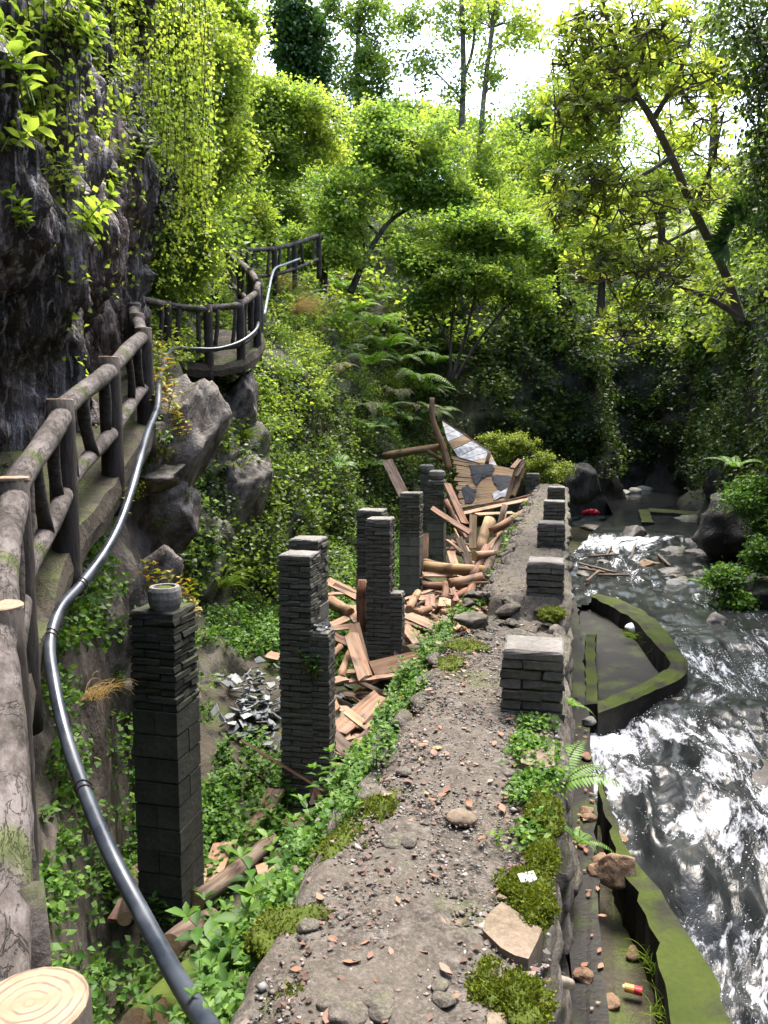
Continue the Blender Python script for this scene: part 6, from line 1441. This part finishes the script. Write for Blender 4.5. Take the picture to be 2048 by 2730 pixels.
for (px, py, Y, sc) in [(815, 2400, 4.35, 1.1), (860, 2380, 4.5, 1.0), (760, 2440, 4.2, 1.0), (700, 2520, 3.9, 1.0), (640, 2560, 3.9, .9), (600, 2600, 3.8, .9), (660, 2640, 3.4, .85), (700, 2680, 3.2, .9), (580, 2480, 4.5, .9), (830, 2300, 5.0, .9), (880, 2230, 5.3, .9), (920, 2200, 5.6, .8), (900, 2130, 6.2, .8), (800, 2330, 5.1, .8), (740, 2620, 3.1, .7), (620, 2710, 3.3, .8), (690, 2460, 4.4, .9), (770, 2540, 3.7, .8)]:
    p = at_y(px, py, Y); s_, t_ = to_st(p.x, p.y); p.z -= .26*sc; herb(p, R.choice([0, 2, 2]), sc*R.uniform(1.0, 1.3), 'broad leaved green herb growing over the inner path edge', 'herbs along the inner path edge', (R.uniform(-.25, .25), R.uniform(-.1, .3)))
for k in range(70):
    p = Vector(g_left() if k < 36 else g_pit()); p.z -= .08
    if any((p-q).length < .75 for q in PPW) or p.y < 4.2: continue
    herb(p, R.choice([0, 1, 3, 3]), R.uniform(.6, 1.0), 'leafy green herb among the weeds on the pit floor', 'herbs on the pit floor')
for k in range(26):
    p = Vector(g_rim()); herb(p, R.choice([1, 3]), R.uniform(.4, .7), 'short leafy herb on the inner path rim', 'short herbs on inner rim', (0, R.uniform(-.3, .1)))
for (px, py) in [(640, 1930), (850, 1890), (700, 1780)]:
    pass
ROCKS_ = [o for o in COL.objects if o.name.startswith('boulder') and o.location.x < -.5]
for k in range(60):
    o = R.choice(ROCKS_); a_ = R.uniform(0, 6.28); p = o.location + Vector((math.cos(a_)*.42*max(o.dimensions[:2])/1.2, -abs(math.sin(a_))*.3, R.uniform(-.5, .45)*o.dimensions[2]*.8))
    herb(p, R.choice([1, 3, 3]), R.uniform(.35, .7), 'small leafy herb rooted between the bank boulders', 'herbs between the boulders', (R.uniform(-.3, .5), R.uniform(-.2, .5)))
x, y, z = COLS[1]; herb(Vector((x, y, z)) + Vector((.16, -.22, -1.35)), 1, .8, 'leafy sprig growing from the right side of the slender dark column', None)
# plants on the cliff and yellowing begonias by the pipe
for (px, py, sc) in [(40, 140, 1.3), (55, 210, 1.4), (90, 300, 1.3), (20, 350, 1.2), (280, 200, 1.2), (300, 270, 1.2), (350, 330, 1.1), (210, 590, 1.3), (380, 390, 1.0), (290, 480, .9), (100, 360, 1.3), (200, 100, 1.2), (120, 30, 1.1), (240, 20, 1.1), (340, 20, 1.1), (400, 240, 1.0), (430, 420, 1.0), (330, 420, .9), (250, 330, .8), (250, 150, 1.2), (330, 150, 1.1), (180, 480, .9), (500, 545, 1.4), (380, 60, 1.3), (150, 60, 1.3), (70, 560, .8), (310, 60, 1.4)]:
    h_ = hit(px, py)
    if h_: herb(h_[0] + h_[1]*.06 - Vector((0, 0, .15)), 5, sc*1.15, 'bright leafy plant sprouting from the dark rock cliff', 'plants on the rock cliff', (R.uniform(-.3, .3), R.uniform(.2, .7)), 'cliff_plant')
for (px, py, Y, sc) in [(320, 1340, 6.5, .9), (300, 1310, 6.6, .7), (430, 1070, 8.1, 1.2), (450, 1030, 8.4, 1.2), (470, 1090, 8.3, 1.0), (420, 1010, 8.6, 1.2), (440, 960, 9.4, 1.2), (490, 1130, 8.4, .9), (500, 1570, 6.6, .8), (480, 1540, 6.7, .8), (400, 1530, 6.9, .9), (520, 1600, 6.5, .6)]:
    herb(at_y(px, py, Y)-Vector((0, 0, .15)), 4, sc, 'yellowing begonia like plant growing beside the black pipe', 'yellowing plants by the pipe', (R.uniform(-.3, .3), R.uniform(0, .4)), 'yellow_plant')
# ------------------------------------------------------------------ grasses, vines, roots
def ribbons(items, wd):
    """items: list of point lists -> thin tapering double ribbons"""
    V = []; F = []
    for pts in items:
        n = len(pts); o = len(V)
        for i, p in enumerate(pts):
            d = (pts[min(i+1, n-1)]-pts[max(i-1, 0)]); s_ = d.cross(Vector((0.3, 1, .2))); s_ = s_.normalized() if s_.length > 1e-6 else Vector((1, 0, 0)); w_ = wd*(1-.85*i/(n-1))
            V += [p-s_*w_, p+s_*w_]
        for i in range(n-1): F.append((o+2*i, o+2*i+1, o+2*i+3, o+2*i+2))
    mb = MB(); mb.add(V, F); return mb
def grass_tuft(name, p, n, L, mat, label, group=None, down=None, seed=0, wd=.006):
    rg = random.Random(seed); items = []
    for _ in range(n):
        az = rg.random()*6.28 if down is None else down + rg.gauss(0, .7); l = L*rg.uniform(.5, 1.1); e = rg.uniform(.5, 1.3); pts = []; q = Vector((rg.uniform(-.08, .08), rg.uniform(-.08, .08), 0))
        for i in range(7):
            pts.append(q.copy()); th = e - 2.0*(i/6)**1.3; q = q + Vector((math.cos(az)*math.cos(th), math.sin(az)*math.cos(th), math.sin(th)))*l/6
        items.append(pts)
    o = link(name, ribbons(items, wd).mesh(name), M[mat]); o.location = p; return tag(o, label, 'grass', group)
for k, (px, py, n, L, mt, lb) in enumerate([(715, 800, 70, .9, 'drygrass', 'straw coloured grass tuft hanging beside the platform rail'), (760, 850, 80, .9, 'drygrass', 'dry grass tuft drooping down the slope right of platform'), (820, 860, 70, .8, 'drygrass', 'bleached grass tuft furthest right of the platform'), (700, 770, 40, .7, 'drygrass', 'thin dry grass behind the platform railing'), (740, 815, 50, .7, 'grass', 'green grass tuft among the dry tufts'), (640, 1180, 60, .5, 'grass', 'green grass tuft on rock rib below the platform'), (500, 1110, 60, .45, 'grass', 'grass tuft above the tall pale rock slab'), (720, 1560, 60, .6, 'grass', 'long grass at the foot of the left slope'), (590, 1560, 50, .5, 'grass', 'grass tuft on the rock beside the boulder')]):
    h_ = hit(px, py)
    if h_: grass_tuft('grass_tuft', h_[0]+h_[1]*(.3 if py < 900 else .1), int(n*1.5), L*1.15, mt, lb, None, -.6, k)
grass_tuft('grass_tuft', at_y(250, 1860, 5.2), 60, .3, 'drygrass', 'fine pale grass tuft on rock behind the black pipe', None, -.3, 31, .003)
for k, (px, py, lb) in enumerate(((1770, 1740, 'green grass along the inner basin rim'), (1745, 1715, 'grass clump by the white stone in basin'), (1760, 1690, 'grass at the far bend of basin rim'), (1680, 1700, 'thin grass on the wet basin floor'), (1752, 2580, 'grass tuft on the inner face of mossy kerb'), (1785, 2720, 'lowest grass tuft on the mossy kerb'))):
    grass_tuft('grass_tuft', pz(px, py, -1.45), 40, .28, 'grass', lb, None, None, 50+k, .004)
def hang(name, label, n, gen, L, mat, wd, sway=.12, seed=1):
    rg = random.Random(seed); items = []
    for _ in range(n):
        p = gen(rg)
        if p is None: continue
        l = L*rg.uniform(.4, 1.2); pts = [p]
        for i in range(7): pts.append(pts[-1] + Vector((rg.gauss(0, sway), rg.gauss(0, sway), -1)).normalized()*l/7)
        items.append(pts)
    return items
def g_root(rg):
    h_ = hit(rg.gauss(850, 45), rg.uniform(1090, 1180)); return h_[0]+h_[1]*rg.uniform(.1, .35) if h_ else None
stuff('hanging_roots', ribbons(hang('', '', 130, g_root, 1.1, 'vine', .006, .2, 3), .008).mesh('hanging_roots'), M['vine'], 'tangle of dead brown roots hanging on the left slope', 'roots')
def g_vine(rg):
    if rg.random() < .13:
        h_ = hit(rg.uniform(60, 420), rg.uniform(0, 260), CBVH); return h_[0]+h_[1]*rg.uniform(.05, .3) if h_ else None
    return at_y(rg.uniform(250, 560), rg.uniform(-60, 330), rg.uniform(11.0, 13.8))
vit = hang('', '', 190, g_vine, 2.6, 'vine', .006, .1, 5)
stuff('hanging_vines', ribbons(vit, .006).mesh('hanging_vines'), M['vine'], 'brown vine stems hanging over the rock cliff', 'vines')
VP = np.array([tuple(p + Vector((R.gauss(0, .07), R.gauss(0, .07), R.gauss(0, .07)))) for pts in vit for p in pts for _ in range(8)])
stuff('vine_leaves', leaf_mesh('vine_leaves', VP, .06, T2W, .6, .4), M['leaf_bright'], 'yellow green vine leaves hanging over the rock cliff', 'vines')
def g_vr(rg):
    h_ = hit(rg.uniform(1780, 2100), rg.uniform(560, 1150)); return h_[0]+h_[1]*rg.uniform(.1, .4) if h_ else None
stuff('hanging_vines', ribbons(hang('', '', 170, g_vr, 1.8, 'vine', .006, .15, 8), .007).mesh('hanging_vines'), M['vine'], 'thin bare vines hanging on the right cliff', 'vines')
# fan palm on the right cliff
pt = thing('fan_palm', 'fan palm with split grey green leaves high on the right cliff', 'palm', at_y(2000, 640, 13.4))
for k, (px, py, an) in enumerate(((1985, 560, .3), (2010, 610, -.5), (1960, 600, 1.0), (1940, 650, 1.6))):
    c = at_y(px, py, 13.2) - pt.location; P, A, Nn, S = [], [], [], []
    for j in range(22):
        a = -1.5 + 3.0*j/21 + an; P.append(tuple(c)); A.append((math.sin(a)*-1, -.3, math.cos(a)*.8-.1)); Nn.append((0.2, -1, .3)); S.append(.42*R.uniform(.85, 1.1))
    V, F = leaf_arrays(np.array(P), np.array(A), np.array(Nn), np.array(S), (TL_[0]*np.array([.42, 1, 1]), TL_[1])); link('fan_leaf', mesh_np('fan_leaf', V, F), M['ivy'], pt)
    V, F = tube([(0, 0, 0), c*.5+Vector((0, 0, .05)), c], [.012, .01, .008], 5); mb = MB(); mb.add(V, F); link('leaf_stalk', mb.mesh('leaf_stalk'), M['grass'], pt)
